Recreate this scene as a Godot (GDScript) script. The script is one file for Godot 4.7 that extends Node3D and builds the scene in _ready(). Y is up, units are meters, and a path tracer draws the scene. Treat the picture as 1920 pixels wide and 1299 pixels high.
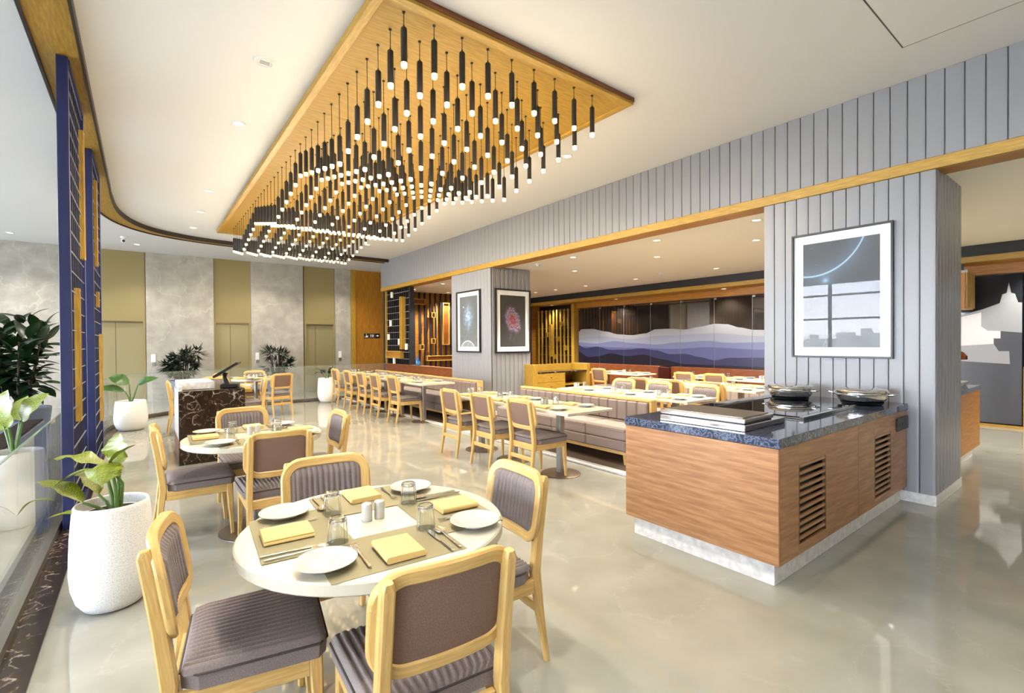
extends Node3D
# A hotel restaurant: x runs along the elevator wall, w (= -z) runs along the grey fascia, y is up.

const CEIL := 3.755
const FX := 5.438          # face of the grey fascia and of the pillars
const YAW := 0.65442       # camera yaw from +w towards +x

var taken := {}
var M := {}
var rng := RandomNumberGenerator.new()


# ------------------------------------------------------------------ mesh builder
class MB:
	var v := PackedVector3Array()
	var t := PackedVector2Array()
	var grain := -1

	func tri(a: Vector3, b: Vector3, c: Vector3, ua: Vector2, ub: Vector2, uc: Vector2) -> void:
		v.append(a); v.append(c); v.append(b)
		t.append(ua); t.append(uc); t.append(ub)

	func quad(a: Vector3, b: Vector3, c: Vector3, d: Vector3, ua := Vector2(0, 0), ub := Vector2(1, 0), uc := Vector2(1, 1), ud := Vector2(0, 1)) -> void:
		tri(a, b, c, ua, ub, uc)
		tri(a, c, d, ua, uc, ud)

	# a convex polygon turned so that it faces away from o
	func poly_out(p: Array, o: Vector3, uvs: Array) -> void:
		var n: Vector3 = (p[1] - p[0]).cross(p[2] - p[0])
		var mid := Vector3.ZERO
		for q in p: mid += q
		mid /= p.size()
		var flip := n.dot(mid - o) < 0.0
		for i in range(1, p.size() - 1):
			if flip: tri(p[0], p[i + 1], p[i], uvs[0], uvs[i + 1], uvs[i])
			else: tri(p[0], p[i], p[i + 1], uvs[0], uvs[i], uvs[i + 1])

	func box(c: Vector3, s: Vector3, ch := 0.0, b := Basis.IDENTITY) -> void:
		var h := s * 0.5
		ch = minf(ch, minf(h.x, minf(h.y, h.z)) * 0.95)
		var long_axis := 0
		if s.y > s[long_axis]: long_axis = 1
		if s.z > s[long_axis]: long_axis = 2
		if grain >= 0: long_axis = grain
		var off := Vector2(c.x * 0.37 + c.z * 0.61 + c.y * 0.23, c.y * 0.71 + c.x * 0.13 + c.z * 0.29)
		var put := func(pts: Array) -> void:
			var q := []
			var uvs := []
			var n: Vector3 = (pts[1] - pts[0]).cross(pts[2] - pts[0]).abs()
			var na := n.max_axis_index()
			var ja := (na + 1) % 3
			var ka := (na + 2) % 3
			if ka == long_axis or (ja != long_axis and s[ka] > s[ja]):
				var tmp := ja
				ja = ka
				ka = tmp
			for p in pts:
				q.append(c + b * p)
				uvs.append(Vector2(p[ja], p[ka]) + off)
			poly_out(q, c, uvs)
		for i in 3:
			var j := (i + 1) % 3
			var k := (i + 2) % 3
			for sg in [-1.0, 1.0]:
				var f := []
				for e in [[-1, -1], [1, -1], [1, 1], [-1, 1]]:
					var p := Vector3.ZERO
					p[i] = sg * h[i]
					p[j] = e[0] * (h[j] - ch)
					p[k] = e[1] * (h[k] - ch)
					f.append(p)
				put.call(f)
			if ch > 0.0:
				for sa in [-1.0, 1.0]:
					for sb in [-1.0, 1.0]:
						var f2 := []
						for e in [[0, -1], [0, 1], [1, 1], [1, -1]]:
							var p := Vector3.ZERO
							p[i] = sa * (h[i] - (ch if e[0] == 1 else 0.0))
							p[j] = sb * (h[j] - (ch if e[0] == 0 else 0.0))
							p[k] = e[1] * (h[k] - ch)
							f2.append(p)
						put.call(f2)
		if ch > 0.0:
			for sx in [-1.0, 1.0]:
				for sy in [-1.0, 1.0]:
					for sz in [-1.0, 1.0]:
						var hh := Vector3(sx * h.x, sy * h.y, sz * h.z)
						var d := Vector3(sx * ch, sy * ch, sz * ch)
						put.call([hh - Vector3(0, d.y, d.z), hh - Vector3(d.x, 0, d.z), hh - Vector3(d.x, d.y, 0)])

	# box given by its two corners
	func slab(a: Vector3, b: Vector3, ch := 0.0) -> void:
		box((a + b) * 0.5, (b - a).abs(), ch)

	# skin over rings of equally many points; turned outward by its volume
	func loft(rings: Array, close_ring := true, caps := true) -> void:
		var first := v.size()
		var n: int = rings[0].size()
		var along := 0.0
		for i in rings.size() - 1:
			var r0: PackedVector3Array = rings[i]
			var r1: PackedVector3Array = rings[i + 1]
			var step := (r1[0] - r0[0]).length()
			var across := 0.0
			for j in (n if close_ring else n - 1):
				var k := (j + 1) % n
				var wdt := (r0[k] - r0[j]).length()
				quad(r0[j], r0[k], r1[k], r1[j], Vector2(along, across), Vector2(along, across + wdt), Vector2(along + step, across + wdt), Vector2(along + step, across))
				across += wdt
			along += step
		if caps and close_ring:
			for e in [0, rings.size() - 1]:
				var r: PackedVector3Array = rings[e]
				var mid := Vector3.ZERO
				for p in r: mid += p
				mid /= n
				for j in n:
					var a := r[j]
					var b := r[(j + 1) % n]
					if e == 0: tri(mid, b, a, Vector2(0, 0), Vector2(b.x - mid.x, b.z - mid.z + b.y - mid.y), Vector2(a.x - mid.x, a.z - mid.z + a.y - mid.y))
					else: tri(mid, a, b, Vector2(0, 0), Vector2(a.x - mid.x, a.z - mid.z + a.y - mid.y), Vector2(b.x - mid.x, b.z - mid.z + b.y - mid.y))
		outward(first)

	func outward(first: int) -> void:
		var mid := Vector3.ZERO
		for i in range(first, v.size()): mid += v[i]
		mid /= maxi(1, v.size() - first)
		var vol := 0.0
		for i in range(first, v.size(), 3):
			vol += (v[i] - mid).dot((v[i + 2] - mid).cross(v[i + 1] - mid))
		if vol < 0.0:
			for i in range(first, v.size(), 3):
				var q := v[i + 1]
				v[i + 1] = v[i + 2]
				v[i + 2] = q
				var u := t[i + 1]
				t[i + 1] = t[i + 2]
				t[i + 2] = u

	# a bar of chamfered rectangular section through points; sizes = [[width, height], ...] one per point
	func bar(pts: Array, sizes: Array, side: Vector3, ch := 0.004) -> void:
		var rings := []
		for i in pts.size():
			var d: Vector3 = (pts[mini(i + 1, pts.size() - 1)] - pts[maxi(i - 1, 0)]).normalized()
			var s := (side - d * side.dot(d)).normalized()
			var u := d.cross(s).normalized()
			var hw: float = sizes[mini(i, sizes.size() - 1)][0] * 0.5
			var hh: float = sizes[mini(i, sizes.size() - 1)][1] * 0.5
			var c := minf(ch, minf(hw, hh) * 0.8)
			var ring := PackedVector3Array()
			for e in [[hw - c, hh], [hw, hh - c], [hw, -hh + c], [hw - c, -hh], [-hw + c, -hh], [-hw, -hh + c], [-hw, hh - c], [-hw + c, hh]]:
				ring.append(pts[i] + s * e[0] + u * e[1])
			rings.append(ring)
		loft(rings)

	func tube(pts: Array, r, n := 8, caps := true, closed := false) -> void:
		var rings := []
		var up := Vector3(0.31, 0.87, 0.38).normalized()
		var m := pts.size()
		for i in (m + 1 if closed else m):
			var ii := i % m
			var d: Vector3
			if closed: d = (pts[(ii + 1) % m] - pts[(ii - 1 + m) % m]).normalized()
			else: d = (pts[mini(ii + 1, m - 1)] - pts[maxi(ii - 1, 0)]).normalized()
			var s := up.cross(d).normalized()
			var u := d.cross(s)
			var rr: float = r[ii] if r is Array else r
			var ring := PackedVector3Array()
			for j in n:
				var a := TAU * j / n
				ring.append(pts[ii] + (s * cos(a) + u * sin(a)) * rr)
			rings.append(ring)
		loft(rings, true, caps and not closed)

	func lathe(prof: Array, n := 24, at := Vector3.ZERO, b := Basis.IDENTITY) -> void:
		var rings := []
		for p in prof:
			var ring := PackedVector3Array()
			for j in n:
				var a := TAU * j / n
				ring.append(at + b * Vector3(cos(a) * maxf(p[0], 0.00001), p[1], sin(a) * maxf(p[0], 0.00001)))
			rings.append(ring)
		loft(rings, true, false)

	# polygon in the xy plane of xf, extruded along its z from 0 to depth
	func prism(poly: PackedVector2Array, depth: float, xf := Transform3D.IDENTITY) -> void:
		var first := v.size()
		var idx := Geometry2D.triangulate_polygon(poly)
		if idx.is_empty(): return
		for i in range(0, idx.size(), 3):
			var a := poly[idx[i]]
			var b := poly[idx[i + 1]]
			var c := poly[idx[i + 2]]
			if (b - a).cross(c - a) < 0.0:
				var q := b
				b = c
				c = q
			tri(xf * Vector3(a.x, a.y, depth), xf * Vector3(b.x, b.y, depth), xf * Vector3(c.x, c.y, depth), a, b, c)
			tri(xf * Vector3(a.x, a.y, 0), xf * Vector3(c.x, c.y, 0), xf * Vector3(b.x, b.y, 0), a, c, b)
		var area := 0.0
		for i in poly.size(): area += poly[i].cross(poly[(i + 1) % poly.size()])
		for i in poly.size():
			var a := poly[i]
			var b := poly[(i + 1) % poly.size()]
			if area < 0.0:
				var q := a
				a = b
				b = q
			var l := (b - a).length()
			quad(xf * Vector3(a.x, a.y, 0), xf * Vector3(b.x, b.y, 0), xf * Vector3(b.x, b.y, depth), xf * Vector3(a.x, a.y, depth), Vector2(0, 0), Vector2(l, 0), Vector2(l, depth), Vector2(0, depth))
		outward(first)

	# normals: neighbours that meet under less than the angle share one
	func mesh(angle := 38.0) -> ArrayMesh:
		var lim := cos(deg_to_rad(angle))
		var nf := v.size() / 3
		var fn := PackedVector3Array()
		var fu := PackedVector3Array()
		fn.resize(nf)
		fu.resize(nf)
		var at := {}
		for f in nf:
			var n := (v[f * 3 + 2] - v[f * 3]).cross(v[f * 3 + 1] - v[f * 3])
			fn[f] = n
			fu[f] = n.normalized()
			for k in 3:
				var key := Vector3i((v[f * 3 + k] * 20000.0).round())
				if at.has(key): at[key].append(f)
				else: at[key] = [f]
		var nn := PackedVector3Array()
		nn.resize(v.size())
		for f in nf:
			for k in 3:
				var s := Vector3.ZERO
				for g in at[Vector3i((v[f * 3 + k] * 20000.0).round())]:
					if fu[f].dot(fu[g]) > lim: s += fn[g]
				nn[f * 3 + k] = s.normalized() if s.length_squared() > 1e-24 else fu[f]
		var arr := []
		arr.resize(Mesh.ARRAY_MAX)
		arr[Mesh.ARRAY_VERTEX] = v
		arr[Mesh.ARRAY_NORMAL] = nn
		arr[Mesh.ARRAY_TEX_UV] = t
		var am := ArrayMesh.new()
		am.add_surface_from_arrays(Mesh.PRIMITIVE_TRIANGLES, arr)
		return am


# ------------------------------------------------------------------ scene helpers
func V(x: float, y: float, w: float) -> Vector3:
	return Vector3(x, y, -w)


func numbered(called: String, parent: Node) -> String:
	var key := str(parent.get_instance_id()) + called
	var n: int = taken.get(key, 0)
	taken[key] = n + 1
	return called if n == 0 else "%s_%03d" % [called, n]


func tag(o: Node, label: String, category: String, group := "", kind := "") -> void:
	o.set_meta("label", label)
	o.set_meta("category", category)
	if group: o.set_meta("group", group)
	if kind: o.set_meta("kind", kind)


func thing(called: String, label: String, category: String, at := Vector3.ZERO, turn := 0.0, group := "", kind := "") -> Node3D:
	var o := Node3D.new()
	o.name = numbered(called, self)
	add_child(o, true)
	o.position = at
	o.rotation.y = turn
	tag(o, label, category, group, kind)
	return o


func show_mesh(called: String, m: Mesh, mat: Material, parent: Node, at := Vector3.ZERO, label := "") -> MeshInstance3D:
	var o := MeshInstance3D.new()
	o.name = numbered(called, parent)
	o.mesh = m
	o.material_override = mat
	o.position = at
	parent.add_child(o, true)
	if label: o.set_meta("label", label)
	return o


func part(called: String, b: MB, mat: Material, parent: Node, label := "", angle := 38.0) -> MeshInstance3D:
	return show_mesh(called, b.mesh(angle), mat, parent, Vector3.ZERO, label)


func boxed(called: String, a: Vector3, c: Vector3, mat: Material, parent: Node, ch := 0.0, label := "") -> MeshInstance3D:
	var b := MB.new()
	b.slab(a, c, ch)
	return part(called, b, mat, parent, label)


func single(called: String, b: MB, mat: Material, label: String, category: String, group := "", kind := "") -> MeshInstance3D:
	var o := part(called, b, mat, self)
	tag(o, label, category, group, kind)
	return o


func copy_of(o: Node3D, called: String, at: Vector3, turn: float, label: String) -> Node3D:
	var c: Node3D = o.duplicate()
	c.name = numbered(called, self)
	add_child(c, true)
	c.position = at
	c.rotation.y = turn
	c.set_meta("label", label)
	return c


func facing(fx: float, fw: float) -> float:
	return atan2(-fx, fw)


# ------------------------------------------------------------------ materials
func plain(c: Color, rough := 0.6, metal := 0.0, spec := 0.5) -> StandardMaterial3D:
	var m := StandardMaterial3D.new()
	m.albedo_color = c
	m.roughness = rough
	m.metallic = metal
	m.metallic_specular = spec
	return m


func noise_tex(stops: Array, freq: float, sz := 512, fractal := FastNoiseLite.FRACTAL_FBM, oct := 4, sd := 1, warp := 0.0, normalize := true) -> NoiseTexture2D:
	var n := FastNoiseLite.new()
	n.noise_type = FastNoiseLite.TYPE_SIMPLEX_SMOOTH
	n.seed = sd
	n.frequency = freq
	n.fractal_type = fractal
	n.fractal_octaves = oct
	if warp > 0.0:
		n.domain_warp_enabled = true
		n.domain_warp_amplitude = warp
		n.domain_warp_frequency = freq * 0.7
	var g := Gradient.new()
	var off := PackedFloat32Array()
	var col := PackedColorArray()
	for s in stops:
		off.append(s[0])
		col.append(s[1])
	g.offsets = off
	g.colors = col
	var x := NoiseTexture2D.new()
	x.width = sz
	x.height = sz
	x.seamless = true
	x.seamless_blend_skirt = 0.2
	x.normalize = normalize
	x.noise = n
	x.color_ramp = g
	return x


func wood(dark: Color, mid: Color, light: Color, us: float, vs: float, rough: float, sd: int) -> StandardMaterial3D:
	var m := plain(Color.WHITE, rough)
	m.albedo_texture = noise_tex([[0.0, dark], [0.35, mid.lerp(dark, 0.3)], [0.55, mid], [0.8, light], [1.0, mid]], 0.011, 512, FastNoiseLite.FRACTAL_FBM, 5, sd)
	m.uv1_scale = Vector3(us, vs, 1)
	return m


func stone(stops: Array, freq: float, scale: float, rough: float, sd: int, fractal := FastNoiseLite.FRACTAL_FBM, warp := 0.0, sz := 1024) -> StandardMaterial3D:
	var m := plain(Color.WHITE, rough)
	m.albedo_texture = noise_tex(stops, freq, sz, fractal, 5, sd, warp)
	m.uv1_triplanar = true
	m.uv1_world_triplanar = true
	m.uv1_scale = Vector3.ONE * scale
	return m


# thin pale veins laid over a stone
func veins(m: StandardMaterial3D, c: Color, freq: float, from: float, strength: float, sd: int, warp: float) -> void:
	var clear := Color(c.r, c.g, c.b, 0.0)
	m.detail_enabled = true
	m.detail_albedo = noise_tex([[0.0, clear], [from - 0.03, clear], [from, Color(c.r, c.g, c.b, strength * 0.5)], [1.0, Color(c.r, c.g, c.b, strength)]], freq, 1024, FastNoiseLite.FRACTAL_RIDGED, 1, sd, warp)


func make_materials() -> void:
	M.white = plain(Color(0.84, 0.835, 0.825), 0.85)
	M.cream = plain(Color(0.90, 0.88, 0.82), 0.8)
	M.floor = stone([[0.0, Color(0.555, 0.552, 0.51)], [0.45, Color(0.585, 0.58, 0.54)], [0.8, Color(0.605, 0.60, 0.56)], [0.94, Color(0.63, 0.628, 0.592)], [1.0, Color(0.73, 0.725, 0.70)]], 0.006, 0.33, 0.045, 5, FastNoiseLite.FRACTAL_FBM, 45.0)
	veins(M.floor, Color(0.70, 0.69, 0.66), 0.003, 0.988, 0.28, 53, 140.0)
	M.batten = plain(Color(0.50, 0.50, 0.515), 0.34)
	M.groove = plain(Color(0.30, 0.30, 0.315), 0.5)
	M.gold_wood = wood(Color(0.56, 0.42, 0.135), Color(0.63, 0.487, 0.165), Color(0.68, 0.537, 0.205), 0.8, 7.0, 0.42, 11)
	M.brown_wood = wood(Color(0.34, 0.17, 0.07), Color(0.44, 0.23, 0.10), Color(0.50, 0.28, 0.13), 0.8, 8.0, 0.4, 12)
	M.amber_wood = wood(Color(0.54, 0.34, 0.09), Color(0.62, 0.41, 0.12), Color(0.67, 0.465, 0.16), 0.4, 4.0, 0.42, 13)
	M.oak = wood(Color(0.70, 0.555, 0.315), Color(0.765, 0.625, 0.375), Color(0.805, 0.67, 0.425), 1.0, 14.0, 0.32, 14)
	M.teak = wood(Color(0.49, 0.335, 0.205), Color(0.585, 0.42, 0.275), Color(0.645, 0.48, 0.33), 0.45, 5.5, 0.33, 15)
	M.dark_trim = plain(Color(0.13, 0.08, 0.055), 0.5)
	M.black = plain(Color(0.03, 0.03, 0.035), 0.45)
	M.dark_beam = plain(Color(0.12, 0.12, 0.13), 0.55)
	M.carpet = plain(Color(0.30, 0.235, 0.185), 0.8)
	M.dark_marble = stone([[0.0, Color(0.075, 0.045, 0.035)], [0.55, Color(0.13, 0.085, 0.065)], [0.80, Color(0.20, 0.14, 0.11)], [0.90, Color(0.45, 0.38, 0.33)], [0.95, Color(0.80, 0.76, 0.70)], [1.0, Color(0.9, 0.87, 0.82)]], 0.006, 1.0, 0.16, 21, FastNoiseLite.FRACTAL_RIDGED, 60.0)
	M.grey_marble = stone([[0.0, Color(0.56, 0.54, 0.50)], [0.35, Color(0.60, 0.58, 0.54)], [0.65, Color(0.635, 0.615, 0.575)], [1.0, Color(0.68, 0.66, 0.62)]], 0.008, 0.30, 0.3, 22, FastNoiseLite.FRACTAL_FBM, 60.0)
	veins(M.grey_marble, Color(0.84, 0.82, 0.78), 0.0034, 0.978, 0.28, 51, 140.0)
	M.granite = stone([[0.0, Color(0.10, 0.115, 0.16)], [0.5, Color(0.20, 0.225, 0.29)], [0.75, Color(0.32, 0.355, 0.44)], [0.92, Color(0.50, 0.53, 0.58)], [1.0, Color(0.70, 0.69, 0.67)]], 0.02, 1.3, 0.08, 23, FastNoiseLite.FRACTAL_RIDGED, 20.0)
	veins(M.dark_marble, Color(0.82, 0.78, 0.72), 0.005, 0.975, 0.62, 52, 110.0)
	M.white_stone = stone([[0.0, Color(0.70, 0.69, 0.68)], [0.6, Color(0.80, 0.79, 0.77)], [1.0, Color(0.88, 0.87, 0.86)]], 0.012, 1.0, 0.3, 24)
	M.terrazzo = stone([[0.0, Color(0.70, 0.69, 0.67)], [0.32, Color(0.80, 0.79, 0.775)], [0.5, Color(0.87, 0.865, 0.855)], [1.0, Color(0.92, 0.915, 0.905)]], 0.09, 2.4, 0.7, 25, FastNoiseLite.FRACTAL_FBM, 0.0, 512)
	M.pot_white = plain(Color(0.90, 0.895, 0.88), 0.4)
	M.pot_inside = plain(Color(0.10, 0.10, 0.11), 0.6)
	M.soil = plain(Color(0.09, 0.06, 0.045), 0.95)
	M.pot_blue = stone([[0.0, Color(0.22, 0.25, 0.32)], [0.5, Color(0.32, 0.35, 0.42)], [1.0, Color(0.46, 0.48, 0.54)]], 0.09, 2.0, 0.7, 26, FastNoiseLite.FRACTAL_FBM, 0.0, 512)
	M.pebbles = stone([[0.0, Color(0.03, 0.03, 0.03)], [0.5, Color(0.16, 0.145, 0.14)], [0.8, Color(0.32, 0.29, 0.27)], [1.0, Color(0.55, 0.51, 0.47)]], 0.06, 2.2, 0.9, 27, FastNoiseLite.FRACTAL_FBM, 0.0, 512)
	M.pebbles.metallic_specular = 0.1
	M.floor.metallic_specular = 0.7
	M.fabric = plain(Color.WHITE, 0.85)
	M.fabric.albedo_texture = noise_tex([[0.0, Color(0.37, 0.33, 0.32)], [0.5, Color(0.45, 0.405, 0.39)], [1.0, Color(0.53, 0.485, 0.465)]], 0.13, 512, FastNoiseLite.FRACTAL_FBM, 3, 31)
	M.fabric.uv1_triplanar = true
	M.fabric.uv1_scale = Vector3.ONE * 2.6
	M.fabric.rim_enabled = true
	M.fabric.rim = 0.25
	M.back_fabric = plain(Color.WHITE, 0.9)
	M.back_fabric.albedo_texture = noise_tex([[0.0, Color(0.37, 0.28, 0.23)], [0.5, Color(0.45, 0.35, 0.295)], [1.0, Color(0.53, 0.425, 0.365)]], 0.13, 512, FastNoiseLite.FRACTAL_FBM, 3, 32)
	M.back_fabric.uv1_triplanar = true
	M.back_fabric.uv1_scale = Vector3.ONE * 2.6
	M.bench_fabric = plain(Color(0.50, 0.445, 0.42), 0.75)
	M.piping = plain(Color(0.23, 0.20, 0.19), 0.8)
	M.steel = plain(Color(0.86, 0.855, 0.84), 0.14, 1.0)
	M.brushed = plain(Color(0.62, 0.61, 0.59), 0.34, 1.0)
	M.bronze = plain(Color(0.42, 0.35, 0.28), 0.35, 0.8)
	M.table_white = plain(Color(0.745, 0.72, 0.645), 0.28)
	M.table_edge = plain(Color(0.88, 0.865, 0.83), 0.35)
	M.porcelain = plain(Color(0.72, 0.71, 0.68), 0.15)
	M.napkin = plain(Color(0.82, 0.695, 0.44), 0.9)
	M.mat = plain(Color.WHITE, 0.8)
	M.mat.albedo_texture = noise_tex([[0.0, Color(0.47, 0.435, 0.315)], [0.5, Color(0.53, 0.49, 0.36)], [1.0, Color(0.58, 0.54, 0.41)]], 0.25, 256, FastNoiseLite.FRACTAL_FBM, 2, 33)
	M.mat.uv1_triplanar = true
	M.mat.uv1_scale = Vector3.ONE * 5.0
	M.tumbler = plain(Color(0.98, 0.99, 0.985, 0.02), 0.02)
	M.tumbler.refraction_enabled = true
	M.tumbler.refraction_scale = 0.05
	M.pane = plain(Color(0.82, 0.91, 0.89, 0.045), 0.02)
	M.pane.transparency = BaseMaterial3D.TRANSPARENCY_ALPHA
	M.pane_edge = plain(Color(0.55, 0.68, 0.62, 0.55), 0.1)
	M.pane_edge.transparency = BaseMaterial3D.TRANSPARENCY_ALPHA
	M.window_glass = plain(Color(0.95, 0.98, 1.0, 0.04), 0.01)
	M.window_glass.transparency = BaseMaterial3D.TRANSPARENCY_ALPHA
	M.navy = plain(Color(0.085, 0.12, 0.30), 0.4)
	M.navy_slat = plain(Color(0.055, 0.065, 0.17), 0.5)
	M.lattice = plain(Color(0.10, 0.095, 0.11), 0.45)
	M.rod = plain(Color(0.50, 0.50, 0.53), 0.4, 0.3)
	M.gold_panel = plain(Color(0.53, 0.475, 0.315), 0.45, 0.15)
	M.gold_door = plain(Color(0.54, 0.50, 0.37), 0.38, 0.25)
	M.mullion = plain(Color(0.10, 0.11, 0.12), 0.5)
	M.tube = plain(Color(0.05, 0.028, 0.022), 0.4)
	M.bulb = plain(Color(1.0, 0.95, 0.85), 0.4)
	M.bulb.emission_enabled = true
	M.bulb.emission = Color(1.0, 0.86, 0.58)
	M.bulb.emission_energy_multiplier = 5.0
	M.lens = plain(Color(1.0, 0.97, 0.9), 0.4)
	M.lens.emission_enabled = true
	M.lens.emission = Color(1.0, 0.90, 0.72)
	M.lens.emission_energy_multiplier = 5.0
	M.leaf_dark = plain(Color(0.055, 0.14, 0.065), 0.28)
	M.leaf_dark.backlight_enabled = true
	M.leaf_dark.backlight = Color(0.05, 0.10, 0.03)
	M.leaf_mid = plain(Color(0.19, 0.33, 0.09), 0.32)
	M.leaf_mid.backlight_enabled = true
	M.leaf_mid.backlight = Color(0.07, 0.14, 0.03)
	M.leaf_olive = plain(Color(0.11, 0.22, 0.07), 0.3)
	M.palm = plain(Color(0.05, 0.13, 0.05), 0.45)
	M.leaf_lime = plain(Color.WHITE, 0.35)
	M.leaf_lime.albedo_texture = noise_tex([[0.0, Color(0.19, 0.32, 0.06)], [0.4, Color(0.40, 0.46, 0.11)], [0.7, Color(0.55, 0.56, 0.18)], [1.0, Color(0.66, 0.66, 0.28)]], 0.02, 256, FastNoiseLite.FRACTAL_FBM, 3, 41, 20.0)
	M.leaf_lime.backlight_enabled = true
	M.leaf_lime.backlight = Color(0.25, 0.30, 0.06)
	M.leaf_lime.uv1_scale = Vector3(5, 5, 1)
	M.stem = plain(Color(0.28, 0.40, 0.14), 0.45)
	M.bark = plain(Color(0.20, 0.15, 0.11), 0.85)
	M.frame_black = plain(Color(0.035, 0.04, 0.06), 0.35)
	M.mount = plain(Color(0.88, 0.88, 0.86), 0.9)
	M.print_glass = plain(Color(1, 1, 1, 0.04), 0.01, 0.0, 0.30)
	M.print_glass.transparency = BaseMaterial3D.TRANSPARENCY_ALPHA
	M.matte_glass = plain(Color(1, 1, 1, 0.03), 0.02, 0.0, 0.12)
	M.matte_glass.transparency = BaseMaterial3D.TRANSPARENCY_ALPHA
	M.dark_glass = plain(Color(0.40, 0.36, 0.33), 0.03, 0.85)
	M.hob = plain(Color(0.025, 0.025, 0.03), 0.03, 0.0, 0.8)
	M.plastic_black = plain(Color(0.02, 0.02, 0.022), 0.35)
	M.screen = plain(Color(0.45, 0.46, 0.48), 0.15)
	M.red = plain(Color(0.6, 0.07, 0.05), 0.4)
	M.blue_glass = plain(Color(0.08, 0.30, 0.45), 0.08)
	M.backing = plain(Color(0.05, 0.045, 0.04), 0.7)
	M.concrete = plain(Color(0.62, 0.61, 0.58), 0.9)


func picture(img: Image, rough := 0.5) -> StandardMaterial3D:
	var m := plain(Color.WHITE, rough)
	m.albedo_texture = ImageTexture.create_from_image(img)
	m.metallic_specular = 0.15
	return m


# ------------------------------------------------------------------ the place
func _ready() -> void:
	rng.seed = 7
	make_materials()
	# camera: level to half a degree, 37.5 degrees off the line of the fascia
	var cam := Camera3D.new()
	cam.name = "camera"
	cam.fov = 71.49
	cam.near = 0.05
	cam.transform = Transform3D(Basis(Vector3(0.79334291, -0.00655514, 0.60873973), Vector3(0.01067429, 0.99993809, -0.0031436), Vector3(-0.60868143, 0.00899182, 0.79336376)), Vector3(0, 1.45, 0))
	add_child(cam)
	cam.current = true
	# sky and exposure
	var sky_m := ProceduralSkyMaterial.new()
	sky_m.sky_top_color = Color(0.70, 0.79, 0.92)
	sky_m.sky_horizon_color = Color(0.95, 0.96, 0.98)
	sky_m.ground_bottom_color = Color(0.45, 0.45, 0.44)
	sky_m.ground_horizon_color = Color(0.80, 0.83, 0.85)
	sky_m.sky_energy_multiplier = 4.6
	sky_m.ground_energy_multiplier = 2.0
	sky_m.sun_angle_max = 0.0
	var sky := Sky.new()
	sky.sky_material = sky_m
	var env := Environment.new()
	env.background_mode = Environment.BG_SKY
	env.sky = sky
	env.tonemap_mode = Environment.TONE_MAPPER_LINEAR
	env.tonemap_exposure = 1.0
	env.sdfgi_enabled = true
	env.ssao_enabled = true
	env.ssil_enabled = true
	var we := WorldEnvironment.new()
	we.name = "world"
	we.environment = env
	add_child(we)
	var sun := DirectionalLight3D.new()
	sun.name = "sun"
	sun.light_energy = 9.0
	sun.light_color = Color(1.0, 0.97, 0.92)
	sun.light_angular_distance = 0.5
	sun.shadow_enabled = true
	add_child(sun)
	sun.look_at_from_position(Vector3.ZERO, Vector3(-0.62, -0.74, 0.22))
	build_shell()
	build_fascia()
	build_elevator_wall()
	build_mural_wall()
	build_dining_back()
	build_rail()
	build_screens()
	build_chandelier()
	build_downlights()
	build_counter()
	build_podium()
	build_furniture()
	build_pictures()
	build_plants()
	build_small()


const LAMP := 1.15          # all downlights together
const DIN := 11.0          # one downlight of the dining room
const PEND := 0.075        # one pendant


func structure(called: String, label: String, category: String) -> Node3D:
	return thing(called, label, category, Vector3.ZERO, 0.0, "", "structure")


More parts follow.
